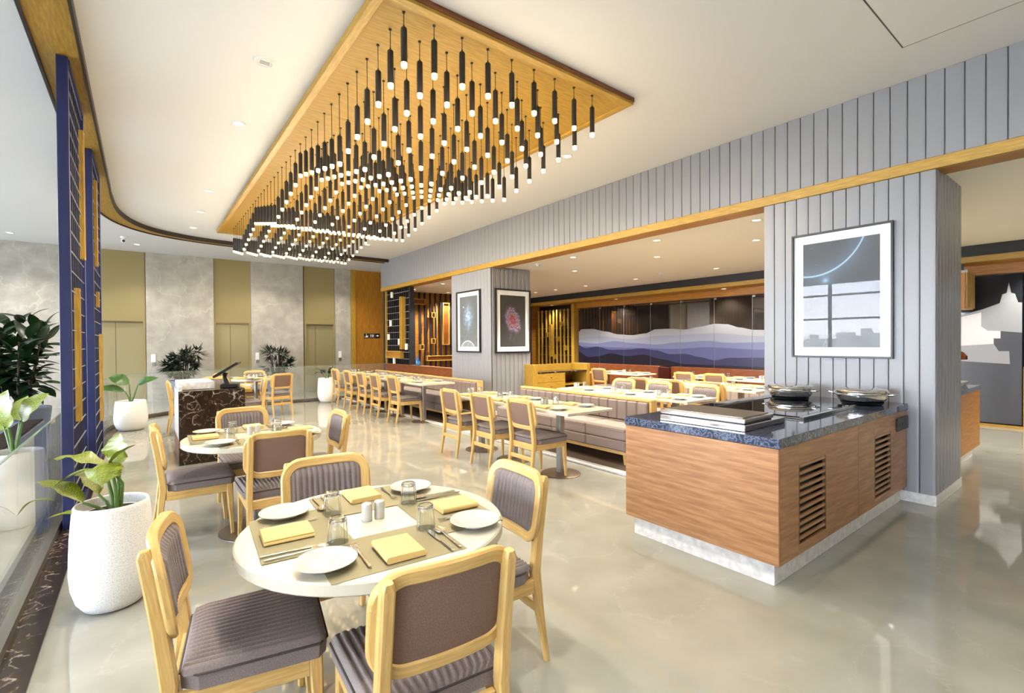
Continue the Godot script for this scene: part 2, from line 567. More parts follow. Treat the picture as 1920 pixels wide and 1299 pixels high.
func build_shell() -> void:
	var s: MB
	s = MB.new(); s.slab(V(-9.3, -0.12, -4.2), V(11.6, 0.0, 15.5))
	single("floor", s, M.floor, "polished beige stone floor running under every table", "floor", "", "structure")
	s = MB.new(); s.slab(V(-9.3, CEIL, -4.2), V(5.62, CEIL + 0.12, 15.5))
	s.slab(V(5.62, CEIL, 13.25), V(7.6, CEIL + 0.12, 15.5))
	single("ceiling", s, M.white, "smooth white ceiling over the hall and the lobby", "ceiling", "", "structure")
	s = MB.new(); s.slab(V(5.62, 2.95, -4.2), V(10.6, 3.07, 13.12))
	single("ceiling_lower", s, M.cream, "lower cream ceiling over the inner dining room", "ceiling", "", "structure")
	s = MB.new(); s.slab(V(-9.5, 3.9, -4.5), V(11.8, 4.05, 15.7))
	single("roof", s, M.concrete, "concrete roof slab over the whole hall", "roof", "", "structure")
	# access hatch in the white ceiling: four hairline grooves round a flush panel
	var h := structure("ceiling_hatch", "flush square access hatch in the white ceiling near the grey fascia", "hatch")
	boxed("joint", V(3.60, CEIL - 0.0015, 1.140), V(4.79, CEIL + 0.002, 1.149), M.groove, h)
	boxed("joint", V(4.785, CEIL - 0.0015, -0.05), V(4.79, CEIL + 0.002, 1.139), M.groove, h)
	boxed("hatch_panel", V(3.60, CEIL - 0.0008, -0.05), V(4.784, CEIL + 0.002, 1.139), M.white, h)
	# thick outer walls
	s = MB.new(); s.slab(V(-9.3, 0, -4.4), V(11.6, CEIL, -4.2))
	single("wall_behind", s, M.cream, "plain cream wall closing the hall at its near end", "wall", "", "structure")
	s = MB.new(); s.slab(V(11.35, 0, -4.2), V(11.6, CEIL, 13.3))
	single("wall_right", s, M.backing, "dark wall behind the printed glass of the dining room", "wall", "", "structure")
	s = MB.new(); s.slab(V(5.5, 0, 13.14), V(11.6, CEIL, 13.25))
	single("wall_dining_end", s, M.backing, "end wall of the inner dining room behind its wooden cladding", "wall", "", "structure")
	s = MB.new(); s.slab(V(7.5, 0, 13.25), V(7.6, CEIL, 15.5))
	single("wall_lobby_end", s, M.grey_marble, "short grey wall closing the lobby beyond the wooden panel", "wall", "", "structure")
	# dark floor of the dining bays and its pale threshold
	s = MB.new(); s.slab(V(4.2, 0.0, 2.62), V(11.0, 0.006, 13.1))
	single("floor_dining", s, M.carpet, "dark brown floor under the benches and the inner dining room", "floor", "", "structure")
	s = MB.new(); s.slab(V(4.09, 0.0, 2.5), V(4.2, 0.022, 12.7), 0.004)
	single("trim_threshold", s, M.white_stone, "pale stone threshold strip along the front of the benches", "threshold", "", "structure")
	# window wall on the far left: daylight
	var wl := structure("window_1", "tall window wall with dark mullions at the street side of the lobby", "window")
	boxed("sill", V(-9.3, 0, -4.2), V(-9.0, 0.12, 15.5), M.mullion, wl)
	boxed("head", V(-9.3, 3.5, -4.2), V(-9.0, CEIL, 15.5), M.white, wl)
	var k := 0
	var w := -2.71
	boxed("pane", V(-9.14, 0.12, -4.2), V(-9.13, 3.5, -2.75), M.window_glass, wl)
	while w < 15.6:
		boxed("mullion", V(-9.2, 0.12, w - 0.04), V(-9.06, 3.5, w + 0.04), M.mullion, wl)
		if w < 15.0: boxed("pane", V(-9.14, 0.12, w + 0.04), V(-9.13, 3.5, w + 2.36), M.window_glass, wl)
		w += 2.4
		k += 1
	for y in [2.22, 3.08]:
		boxed("transom", V(-9.19, y - 0.03, -4.1), V(-9.07, y + 0.03, 15.3), M.mullion, wl)
	# the town that the picture glass mirrors
	var gnd := MB.new(); gnd.slab(V(-300, -12.2, -150), V(-9.4, -12.0, 260))
	single("ground_outside", gnd, M.concrete, "pale open ground of the town beyond the window wall", "ground", "", "structure")
	var town := MB.new()
	for i in 70:
		var bx := rng.randf_range(-230, -90)
		var bw := rng.randf_range(-60, 190)
		var bh := rng.randf_range(6, 15)
		var bs := rng.randf_range(5, 12)
		town.slab(V(bx, -12, bw), V(bx + bs, -12 + bh, bw + bs * 1.2), 0.0)
		town.slab(V(bx + bs * 0.2, -12 + bh, bw + bs * 0.2), V(bx + bs * 0.5, -12 + bh + 2.2, bw + bs * 0.6), 0.0)
	var far := single("town_buildings", town, M.mount, "pale low town buildings far beyond the window wall", "buildings", "", "stuff")


# a flat board with two bevelled edges, standing upright; the shadow gap sits beside it
func batten_mesh(width: float, height: float) -> ArrayMesh:
	var s := MB.new()
	var h := width * 0.5
	var p := PackedVector2Array([Vector2(-h, 0), Vector2(-h, 0.014), Vector2(-h + 0.004, 0.018), Vector2(h - 0.022, 0.018), Vector2(h - 0.002, 0.012), Vector2(h, 0.0)])
	# profile in (along, out); extruded upward
	s.prism(p, height, Transform3D(Basis(Vector3(1, 0, 0), Vector3(0, 0, 1), Vector3(0, 1, 0)), Vector3.ZERO))
	return s.mesh(20.0)


# boards along a face from a to b (both at floor level, as (x, w)); out = direction they stand out
func clad(parent: Node3D, a: Vector2, b: Vector2, y0: float, y1: float, out: Vector2, pitch: float, mat: Material) -> void:
	var len := (b - a).length()
	var n := int(round(len / pitch))
	var step := len / n
	var m := batten_mesh(step - 0.007, y1 - y0)
	var d := (b - a) / len
	var ux := V(d.x, 0, d.y)
	var uz := V(out.x, 0, out.y)
	for i in n:
		var p := a + d * (step * (i + 0.5))
		var o := show_mesh("batten", m, mat, parent)
		o.transform = Transform3D(Basis(ux, Vector3.UP, uz), V(p.x, y0, p.y))


func build_fascia() -> void:
	var f := structure("wall_fascia", "grey boarded fascia over the openings to the inner dining room", "fascia")
	boxed("core", V(FX, 3.0, -4.2), V(FX + 0.19, CEIL, 13.2), M.groove, f)
	clad(f, Vector2(FX, 13.2), Vector2(FX, -1.0), 3.022, CEIL - 0.002, Vector2(-1, 0), 0.1262, M.batten)
	var t := structure("trim_1", "golden wooden trim along the lower edge of the grey fascia", "trim")
	boxed("face_board", V(FX - 0.022, 2.92, -4.2), V(FX + 0.04, 3.02, 13.22), M.gold_wood, t, 0.003)
	boxed("soffit_board", V(FX + 0.041, 2.921, -4.2), V(FX + 0.25, 2.945, 13.22), M.amber_wood, t)
	boxed("shadow_line", V(FX + 0.25, 2.925, -4.2), V(FX + 0.27, 2.95, 13.12), M.dark_trim, t)
	var p1 := structure("pillar_1", "broad grey boarded pillar carrying the framed planet picture behind the buffet counter", "pillar")
	pillar(p1, 1.068, 2.522, 6.415)
	var p2 := structure("pillar_2", "grey boarded pillar carrying two framed nebula pictures between the bench rows", "pillar")
	pillar(p2, 7.775, 9.28, 6.455)


func pillar(p: Node3D, w0: float, w1: float, x1: float) -> void:
	boxed("core", V(FX + 0.018, 0.0, w0 + 0.018), V(x1 - 0.018, 2.95, w1 - 0.018), M.groove, p)
	for q in [[V(FX - 0.004, 0, w0 - 0.004), V(FX + 0.02, 0.09, w1 + 0.004)], [V(FX + 0.02, 0, w0 - 0.004), V(x1, 0.09, w0 + 0.02)]]:
		boxed("skirting", q[0], q[1], M.white_stone, p)
	clad(p, Vector2(FX + 0.018, w1), Vector2(FX + 0.018, w0), 0.09, 2.918, Vector2(-1, 0), 0.1115, M.batten)
	clad(p, Vector2(FX + 0.04, w0 + 0.018), Vector2(x1, w0 + 0.018), 0.09, 2.945, Vector2(0, -1), 0.1115, M.batten)
	clad(p, Vector2(x1, w1 - 0.018), Vector2(FX + 0.04, w1 - 0.018), 0.09, 2.945, Vector2(0, 1), 0.1115, M.batten)
	clad(p, Vector2(x1 - 0.018, w0), Vector2(x1 - 0.018, w1), 0.09, 2.945, Vector2(1, 0), 0.1115, M.batten)


func build_elevator_wall() -> void:
	var W := 15.1
	var e := structure("wall_lobby", "grey marble elevator wall with gold recessed bays at the end of the lobby", "wall")
	boxed("core", V(-9.3, 0, W + 0.14), V(7.6, CEIL, W + 0.4), M.gold_panel, e)
	var xs := [[-9.3, -4.55], [-4.55, -1.32], [0.07, 1.52], [2.41, 3.79], [4.72, 5.20]]
	for q in xs:
		boxed("marble_slab", V(q[0] + 0.002, 0, W), V(q[1] - 0.002, CEIL, W + 0.14), M.grey_marble, e)
	for d in [[-1.30, 0.01, -0.52, 1], [1.54, 2.36, 1.91, 2], [3.84, 4.66, 4.15, 3]]:
		boxed("upper_panel", V(d[0] - 0.02, 2.03, W + 0.05), V(d[1] + 0.05, CEIL, W + 0.14), M.gold_panel, e)
		var g := structure("door_%d" % d[3], ["", "champagne elevator door partly hidden by the navy lattice screens", "champagne elevator door between the two palm planters", "champagne elevator door beside the wooden panel with signs"][d[3]], "elevator door")
		boxed("jamb", V(d[0] - 0.02, 0, W + 0.02), V(d[0] + 0.03, 2.03, W + 0.13), M.gold_panel, g)
		boxed("jamb", V(d[1], 0, W + 0.02), V(d[1] + 0.05, 2.03, W + 0.13), M.gold_panel, g)
		boxed("lintel", V(d[0] + 0.03, 2.0, W + 0.02), V(d[1], 2.03, W + 0.13), M.bronze, g)
		boxed("door_leaf", V(d[0] + 0.03, 0, W + 0.10), V(d[2] - 0.004, 2.0, W + 0.13), M.gold_door, g)
		boxed("door_leaf", V(d[2] + 0.004, 0, W + 0.10), V(d[1], 2.0, W + 0.13), M.gold_door, g)
		boxed("shadow_gap", V(d[2] - 0.004, 0, W + 0.115), V(d[2] + 0.004, 2.0, W + 0.13), M.dark_trim, g)
	var wp := structure("wall_lobby_panel", "amber wooden wall panel beside the last elevator carrying the black signs", "wall panel")
	boxed("edge_board", V(5.21, 0, W - 0.05), V(5.34, CEIL, W + 0.14), M.gold_wood, wp)
	boxed("panel", V(5.345, 0, W - 0.02), V(7.5, CEIL, W + 0.14), M.amber_wood, wp)
	# call plates
	var where := ["beside the first elevator, left of the fuller palm", "between the second elevator and the sparser palm", "between the third elevator and the wooden panel"]
	var kx := [0.21, 2.555, 4.85]
	for i in 3:
		var c := thing("call_plate", "small white call plate " + ["beside the fuller palm planter on grey marble", "beside the sparser palm planter on grey marble", "on the marble strip next to the wooden panel"][i], "call plate", V(kx[i], 1.07, W - 0.001), 0.0, "elevator call plates")
		var s := MB.new(); s.box(Vector3(0, 0.035, 0.008), Vector3(0.09, 0.2, 0.016), 0.004)
		part("plate", s, M.mount, c)
		s = MB.new(); s.box(Vector3(0.0, -0.115, 0.012), Vector3(0.09, 0.09, 0.022), 0.004)
		part("button", s, M.brushed, c)
	# three black signs
	var glyph := ["stairs", "people", "arrow"]
	for i in 3:
		var x0: float = 5.60 + i * 0.182
		var g := thing("direction_sign", "small black sign with a white " + ["stair walker symbol, first of three on the wooden panel", "restroom people symbol, middle of three on the wooden panel", "arrow symbol, last of three on the wooden panel"][i], "sign", V(x0 + 0.084, 1.685, W - 0.03), 0.0, "black signs on the wooden lobby panel")
		var s := MB.new(); s.box(Vector3(0, 0, 0), Vector3(0.168, 0.15, 0.016), 0.003)
		part("plate", s, M.plastic_black, g)
		s = MB.new()
		var xf := Transform3D(Basis.IDENTITY, Vector3(0, 0, 0.0085))
		if i == 0:
			for q in 5: s.box(Vector3(-0.05 + q * 0.022, -0.045 + q * 0.006, 0.009), Vector3(0.022, 0.012 + q * 0.012, 0.002))
			s.lathe([[0, 0], [0.012, 0], [0.012, 0.002], [0, 0.002]], 10, Vector3(0.0, 0.052, 0.008), Basis(Vector3.RIGHT, PI / 2))
			s.bar([Vector3(-0.012, 0.036, 0.009), Vector3(0.01, 0.012, 0.009), Vector3(-0.018, -0.012, 0.009)], [[0.014, 0.002]], Vector3.RIGHT, 0.0002)
		elif i == 1:
			for q in [-0.035, 0.035]:
				s.lathe([[0, 0], [0.012, 0], [0.012, 0.002], [0, 0.002]], 10, Vector3(q, 0.045, 0.008), Basis(Vector3.RIGHT, PI / 2))
				var wd := 0.012 if q < 0 else 0.024
				s.prism(PackedVector2Array([Vector2(q - 0.016, 0.028), Vector2(q - wd, -0.02), Vector2(q - 0.008, -0.02), Vector2(q - 0.008, -0.055), Vector2(q + 0.008, -0.055), Vector2(q + 0.008, -0.02), Vector2(q + wd, -0.02), Vector2(q + 0.016, 0.028)]), 0.002, xf)
			s.box(Vector3(0, 0, 0.009), Vector3(0.003, 0.11, 0.002))
		else:
			s.prism(PackedVector2Array([Vector2(-0.05, 0.009), Vector2(0.0, 0.009), Vector2(0.0, 0.035), Vector2(0.05, 0.0), Vector2(0.0, -0.035), Vector2(0.0, -0.009), Vector2(-0.05, -0.009)]), 0.002, xf)
		part("symbol", s, M.mount, g)


func film(called: String, pts: Array, x: float, mat: Material, parent: Node3D) -> void:
	# polygon in (w, y) printed on glass at depth x
	var s := MB.new()
	var p := PackedVector2Array()
	for q in pts: p.append(Vector2(q[0], q[1]))
	s.prism(p, 0.0012, Transform3D(Basis(Vector3(0, 0, -1), Vector3(0, 1, 0), Vector3(-1, 0, 0)), Vector3(x, 0, 0)))
	part(called, s, mat, parent)


func wave(top: Array, w_hi: float, w_lo: float, base: float) -> Array:
	# cut a wave line (w falling) to one pane and close it down to base
	var p := [[w_hi, base]]
	var n := 8
	for i in n + 1:
		var w: float = lerpf(w_hi, w_lo, float(i) / n)
		p.append([w, curve_at(top, w)])
	p.append([w_lo, base])
	return p


func curve_at(line: Array, w: float) -> float:
	if w >= line[0][0]: return line[0][1]
	for i in line.size() - 1:
		if w <= line[i][0] and w >= line[i + 1][0]:
			var f: float = (line[i][0] - w) / maxf(line[i][0] - line[i + 1][0], 0.0001)
			f = f * f * (3 - 2 * f)
			return lerpf(line[i][1], line[i + 1][1], f)
	return line[line.size() - 1][1]


func build_mural_wall() -> void:
	var X := 11.2
	# beam, soffit and low panelling
	var b := structure("trim_2", "dark slot and golden wooden soffit hanging along the printed glass wall", "soffit")
	boxed("slot_face", V(10.55, 2.77, -4.2), V(10.66, 2.95, 13.12), M.dark_beam, b)
	boxed("edge_board", V(10.52, 2.675, -4.2), V(10.66, 2.77, 13.12), M.gold_wood, b, 0.003)
	boxed("soffit_board", V(10.66, 2.68, -4.2), V(11.35, 2.73, 13.12), M.amber_wood, b)
	boxed("header_board", V(11.10, 2.515, -4.2), V(11.25, 2.68, 11.05), M.amber_wood, b)
	boxed("head_rail", V(11.16, 2.50, -4.2), V(11.25, 2.515, 11.05), M.dark_trim, b)
	var d := structure("wall_panelling", "reddish brown low wooden panelling under the printed mountain glass", "panelling")
	boxed("panel", V(11.02, 0.0, 7.85), V(11.34, 0.78, 11.05), M.brown_wood, d, 0.004)
	boxed("panel", V(11.02, 0.0, 2.62), V(11.34, 0.78, 7.5), M.brown_wood, d, 0.004)
	boxed("post", V(10.95, 0.0, 7.5), V(11.3, 0.76, 7.85), plain(Color(0.22, 0.05, 0.03), 0.3), d, 0.004)
	var g := structure("window_2", "glazed partition printed with layered blue mountain waves", "glass partition")
	var A := [[11.11, 1.74], [10.91, 1.85], [10.46, 1.85], [9.91, 1.76], [9.40, 1.66], [8.91, 1.63], [8.44, 1.67], [8.10, 1.78], [7.63, 1.78], [7.19, 1.75], [6.77, 1.81], [6.37, 1.87], [6.07, 1.85], [5.74, 1.76], [5.43, 1.70], [5.19, 1.69], [4.0, 1.8], [2.6, 1.7]]
	var A2 := [[11.11, 1.58], [10.2, 1.62], [9.0, 1.52], [8.0, 1.60], [6.4, 1.64], [5.2, 1.55], [2.6, 1.6]]
	var B := [[11.11, 1.43], [10.28, 1.39], [9.57, 1.46], [8.80, 1.40], [8.10, 1.36], [7.36, 1.42], [6.57, 1.45], [6.00, 1.40], [5.19, 1.41], [2.6, 1.36]]
	var B2 := [[11.11, 1.30], [8.9, 1.27], [7.63, 1.24], [6.57, 1.29], [5.19, 1.24], [2.6, 1.2]]
	var C := [[11.11, 1.36], [10.72, 1.24], [10.28, 1.30], [9.68, 1.20], [9.12, 1.21], [8.60, 1.25], [8.10, 1.20], [7.63, 1.10], [7.19, 1.12], [6.77, 1.04], [6.38, 0.97], [6.00, 1.04], [5.19, 1.06], [2.6, 1.0]]
	var D := [[11.11, 1.16], [10.6, 0.96], [10.2, 1.0], [9.7, 1.10], [9.1, 1.02], [8.5, 1.08], [7.9, 0.96], [7.2, 0.85], [2.6, 0.84]]
	var layers := [[A, Color(0.60, 0.61, 0.64)], [A2, Color(0.53, 0.55, 0.62)], [B, Color(0.40, 0.42, 0.56)], [B2, Color(0.30, 0.31, 0.47)], [C, Color(0.16, 0.165, 0.29)], [D, Color(0.075, 0.07, 0.12)]]
	var mats := []
	for l in layers: mats.append(plain(l[1], 0.3))
	var seams := [11.05, 10.15, 9.21, 8.27, 7.33, 6.39, 5.45, 4.51, 3.57, 2.64]
	for i in seams.size() - 1:
		var hi: float = seams[i] - 0.006
		var lo: float = seams[i + 1] + 0.006
		var pn := boxed("pane", V(X, 0.78, lo), V(X + 0.012, 2.5, hi), M.dark_glass, g)
		for k in layers.size():
			film("film", wave(layers[k][0], hi, lo, 0.785), X - 0.0015 * (k + 1), mats[k], pn)
		boxed("clip", V(X - 0.02, 2.46, hi - 0.06), V(X - 0.001, 2.50, hi), M.brushed, g)
		boxed("seam", V(X + 0.002, 0.78, lo - 0.012), V(X + 0.012, 2.5, lo), M.rod, g)
	# corridor end: dark glass with a pale temple skyline
	var r := structure("window_3", "dark glass wall printed with a pale temple skyline beyond the big pillar", "glass partition")
	var pale := plain(Color(0.60, 0.61, 0.64), 0.35)
	var grey := plain(Color(0.25, 0.26, 0.29), 0.3)
	var white := plain(Color(0.88, 0.88, 0.90), 0.4)
	boxed("pane", V(X, 0.05, 1.14), V(X + 0.012, 2.5, 2.35), plain(Color(0.13, 0.14, 0.16), 0.12), r)
	boxed("pane", V(X, 0.05, -2.4), V(X + 0.012, 2.5, 1.128), plain(Color(0.13, 0.14, 0.16), 0.12), r)
	film("film", [[2.34, 0.06], [2.34, 1.72], [1.60, 1.95], [1.40, 2.04], [1.145, 2.04], [1.145, 0.06]], X - 0.0015, grey, r)
	film("film", [[2.34, 1.1], [2.34, 1.72], [1.60, 1.95], [1.40, 2.04], [1.37, 2.18], [1.32, 2.20], [1.295, 2.37], [1.27, 2.20], [1.225, 2.18], [1.19, 2.04], [1.145, 2.03], [1.145, 1.55], [1.39, 1.58], [1.39, 1.46], [1.47, 1.46], [1.47, 1.37], [1.41, 1.25], [1.29, 1.25], [1.28, 1.04]], X - 0.003, pale, r)
	film("film", [[2.34, 1.3], [2.34, 1.70], [1.62, 1.90], [1.62, 1.66], [1.54, 1.59], [1.39, 1.58], [1.39, 1.46], [1.47, 1.46], [1.47, 1.37]], X - 0.0045, white, r)
	film("film", [[1.12, 0.06], [1.12, 2.03], [0.6, 1.95], [-2.3, 1.6], [-2.3, 0.06]], X - 0.0015, grey, r)
	boxed("door_frame", V(X - 0.05, 0.0, 1.09), V(X - 0.005, 1.0, 1.125), M.gold_wood, r)
	boxed("floor_strip", V(X - 0.06, 0.0, -2.4), V(X, 0.04, 2.35), M.gold_wood, r)
	# wooden return between the two glass walls
	var pw := structure("wall_return", "wooden post closing the printed glass wall behind the big pillar", "post")
	boxed("post", V(10.98, 0.0, 2.36), V(11.34, 2.68, 2.62), M.brown_wood, pw, 0.004)
	# lit slatted box over the side counter
	var lb := thing("slatted_hood", "golden slatted wooden hood hanging over the side counter", "hood", V(10.72, 1.93, 1.66))
	boxed("hood_body", V(-0.5, 0, 0.0) , V(0.08, 0.56, 0.30), M.amber_wood, lb, 0.003)
	for i in 7: boxed("slat", V(-0.48 + i * 0.09, 0.02, -0.02), V(-0.45 + i * 0.09, 0.56, 0.0), M.gold_wood, lb)
	boxed("cap", V(-0.52, 0.56, -0.03), V(0.1, 0.60, 0.32), M.steel, lb)
	for q in [-0.4, 0.0]: boxed("hanger", V(q, 0.60, 0.1), V(q + 0.03, 0.745, 0.13), M.dark_trim, lb)


func box_frame(parent: Node3D, called: String, at: Vector3, sx: float, sy: float, depth: float, t: float, along_w: bool) -> void:
	# an open wooden box seen from its open face
	var s := MB.new()
	var ax := Vector3(0, 0, -1) if along_w else Vector3(1, 0, 0)
	var az := Vector3(1, 0, 0) if along_w else Vector3(0, 0, 1)
	var sz := func(a: float, b: float, c: float) -> Vector3: return (ax * a + Vector3.UP * b + az * c).abs()
	s.box(ax * (-sx / 2 + t / 2), sz.call(t, sy, depth), 0.002)
	s.box(ax * (sx / 2 - t / 2), sz.call(t, sy, depth), 0.002)
	s.box(Vector3.UP * (-sy / 2 + t / 2), sz.call(sx - 2 * t, t, depth), 0.002)
	s.box(Vector3.UP * (sy / 2 - t / 2), sz.call(sx - 2 * t, t, depth), 0.002)
	var o := show_mesh(called, s.mesh(), M.gold_wood, parent, at)
	var p := MB.new()
	p.box(az * (0.0), sz.call(sx - 2 * t, sy - 2 * t, 0.01), 0.0)
	show_mesh("back_panel", p.mesh(), M.brown_wood if not along_w else M.amber_wood, o)


func build_dining_back() -> void:
	# wooden end wall with dark bars
	var e := structure("wall_dining_cladding", "golden wooden end wall of the dining room behind dark upright bars", "wall")
	var y := 0.0
	var i := 0
	while y < 2.94:
		boxed("board", V(5.62, y + 0.002, 13.08), V(11.3, minf(y + 0.38, 2.95) - 0.002, 13.139), M.amber_wood, e)
		y += 0.38
	var bar_m := MB.new(); bar_m.box(Vector3(0, 1.47, 0), Vector3(0.045, 2.94, 0.06), 0.003)
	var bm := bar_m.mesh()
	var x := 5.80
	while x < 10.9:
		show_mesh("bar", bm, M.navy_slat, e, V(x, 0.0, 12.98))
		x += 0.178
	for q in [[6.35, 2.66, 0.62, 0.17], [7.25, 0.98, 1.1, 0.16], [8.4, 1.7, 0.2, 1.3]]:
		box_frame(e, "wooden_box", V(q[0], q[1], 12.93), q[2], q[3], 0.12, 0.025, false)
	box_frame(e, "wooden_box", V(7.36, 2.02, 12.93), 0.24, 1.28, 0.12, 0.025, false)
	for q in [[6.93, 2.28], [6.93, 1.50], [6.55, 1.32], [9.3, 1.9]]:
		box_frame(e, "small_box", V(q[0], q[1], 12.93), 0.13, 0.16, 0.10, 0.02, false)
	# slatted wall at the corner, beyond the second pillar
	var s := structure("wall_corner_slats", "dark corner wall with golden upright slats beside the printed glass", "slatted wall")
	boxed("backing", V(11.17, 0, 11.2), V(11.34, 2.68, 12.95), M.black, s)
	boxed("corner_post", V(11.0, 0, 11.06), V(11.34, 2.68, 11.19), M.gold_wood, s, 0.003)
	var sl := MB.new(); sl.box(Vector3(0, 1.27, 0), Vector3(0.05, 2.5, 0.055), 0.003)
	var sm := sl.mesh()
	for w in [12.9, 12.72, 12.50, 12.32, 12.14, 11.96, 11.78, 11.60, 11.42]:
		show_mesh("slat", sm, M.gold_wood, s, V(11.1, 0.02, w))
	for q in [2.5, 1.9, 1.6, 1.3, 1.0]:
		boxed("cross_rod", V(11.13, q, 11.2), V(11.145, q + 0.012, 12.95), M.rod, s)
	box_frame(s, "wooden_box", V(11.06, 1.5, 12.22), 0.1, 1.1, 0.12, 0.02, true)
	for q in [[11.7, 2.05], [11.88, 1.55], [11.52, 1.25], [12.4, 1.7], [12.05, 0.95]]:
		box_frame(s, "small_box", V(11.06, q[1], q[0]), 0.09, 0.16, 0.10, 0.018, true)
	# low panelling and lattice screen beside the second pillar, in line with the fascia
	var d := structure("wall_low", "low reddish brown wooden wall behind the far bench row", "low wall")
	boxed("panel", V(5.50, 0, 9.29), V(5.62, 0.85, 13.12), M.brown_wood, d, 0.003)
	boxed("cap", V(5.48, 0.85, 9.29), V(5.64, 0.875, 13.14), M.brown_wood, d, 0.003)
	var g := structure("partition_lattice", "dark lattice screen with golden wooden boxes standing on the low wooden wall", "lattice screen")
	var w0 := 11.5
	var w1 := 13.1
	boxed("frame_post", V(5.50, 0.876, w0), V(5.62, 2.919, w0 + 0.06), M.lattice, g)
	boxed("frame_post", V(5.50, 0.876, w1 - 0.05), V(5.62, 2.919, w1), M.gold_wood, g)
	var up := MB.new(); up.box(Vector3(0, 1.02, 0), Vector3(0.09, 2.04, 0.022))
	var um := up.mesh()
	for k in 11: show_mesh("upright", um, M.lattice, g, V(5.56, 0.877, w0 + 0.15 + k * 0.132))
	for k in 11: boxed("cross_rod", V(5.508, 1.02 + k * 0.178, w0 + 0.06), V(5.522, 1.032 + k * 0.178, w1 - 0.05), M.rod, g)
	boxed("backing", V(5.606, 0.877, w0 + 0.06), V(5.614, 2.918, w1 - 0.05), M.black, g)
	box_frame(g, "wooden_box", V(5.50, 1.98, 11.96), 0.13, 1.40, 0.12, 0.026, true)
	box_frame(g, "wooden_box", V(5.50, 1.135, 12.5), 0.95, 0.19, 0.12, 0.026, true)
	for q in [[12.62, 2.78], [12.72, 2.0], [12.86, 1.62], [12.16, 1.48], [11.72, 1.35], [12.5, 0.96]]:
		boxed("white_block", V(5.47, q[1] - 0.08, q[0] - 0.035), V(5.52, q[1] + 0.08, q[0] + 0.035), M.cream, g, 0.003)


# the line that the glass rail and the soffit strip follow: along w, then round to x
func rail_line(off: float) -> Array:
	var c := Curve3D.new()
	var pts := [Vector2(-0.50, -4.1), Vector2(-0.50, 0.6), Vector2(-0.50, 3.75), Vector2(-0.50, 5.25), Vector2(-0.50, 8.7), Vector2(-0.50, 9.6), Vector2(-0.44, 10.6), Vector2(-0.22, 11.45), Vector2(0.18, 12.05), Vector2(0.80, 12.42), Vector2(1.6, 12.60), Vector2(3.0, 12.70), Vector2(5.40, 12.76)]
	var out := []
	# Catmull-Rom through the corner, straight elsewhere
	for i in pts.size() - 1:
		var n := 1 if i < 4 else 6
		for k in n:
			var f := float(k) / n
			var p0: Vector2 = pts[maxi(i - 1, 0)]
			var p3: Vector2 = pts[mini(i + 2, pts.size() - 1)]
			out.append(pts[i].cubic_interpolate(pts[i + 1], p0, p3, f))
	out.append(pts[pts.size() - 1])
	var res := []
	for i in out.size():
		var d: Vector2 = (out[mini(i + 1, out.size() - 1)] - out[maxi(i - 1, 0)]).normalized()
		res.append(out[i] + Vector2(-d.y, d.x) * off)   # + = away from the hall
	return res


func ribbon(inner: float, outer: float, y0: float, y1: float, from := 0, to := -1) -> MB:
	var a := rail_line(inner)
	var b := rail_line(outer)
	var s := MB.new()
	var rings := []
	var last := a.size() - 1 if to < 0 else to
	for i in range(from, last + 1):
		rings.append(PackedVector3Array([V(a[i].x, y0, a[i].y), V(a[i].x, y1, a[i].y), V(b[i].x, y1, b[i].y), V(b[i].x, y0, b[i].y)]))
	s.loft(rings)
	return s


func build_rail() -> void:
	# wooden soffit strip under the ceiling
	var st := structure("trim_3", "curved golden wooden strip with dark edges under the white ceiling", "ceiling strip")
	part("board", ribbon(-0.135, 0.115, 3.70, 3.754), M.gold_wood, st)
	part("edge", ribbon(-0.156, -0.136, 3.672, 3.754), M.dark_trim, st, "dark brown edge")
	part("edge", ribbon(0.116, 0.138, 3.68, 3.754), M.dark_trim, st, "dark brown edge")
	# black marble curb, metal channel and glass
	var r := structure("glass_rail", "frameless glass rail on a black marble curb, curving round the hall", "glass rail")
	part("curb", ribbon(-0.10, 0.17, 0.0, 0.012), M.dark_marble, r)
	part("channel", ribbon(0.025, 0.085, 0.012, 0.06), M.brushed, r)
	var n := rail_line(0).size()
	var cuts := [0, 1, 2, 3, 4, 10, 16, 22, 28, 34, 40, 46, n - 1]
	for i in cuts.size() - 1:
		if cuts[i] >= n - 1: break
		var to: int = mini(cuts[i + 1], n - 1)
		var pn := part("pane", ribbon(0.049, 0.061, 0.06, 0.875, cuts[i], to), M.pane, r)
		part("edge", ribbon(0.0485, 0.0615, 0.875, 0.881, cuts[i], to), M.pane_edge, pn)


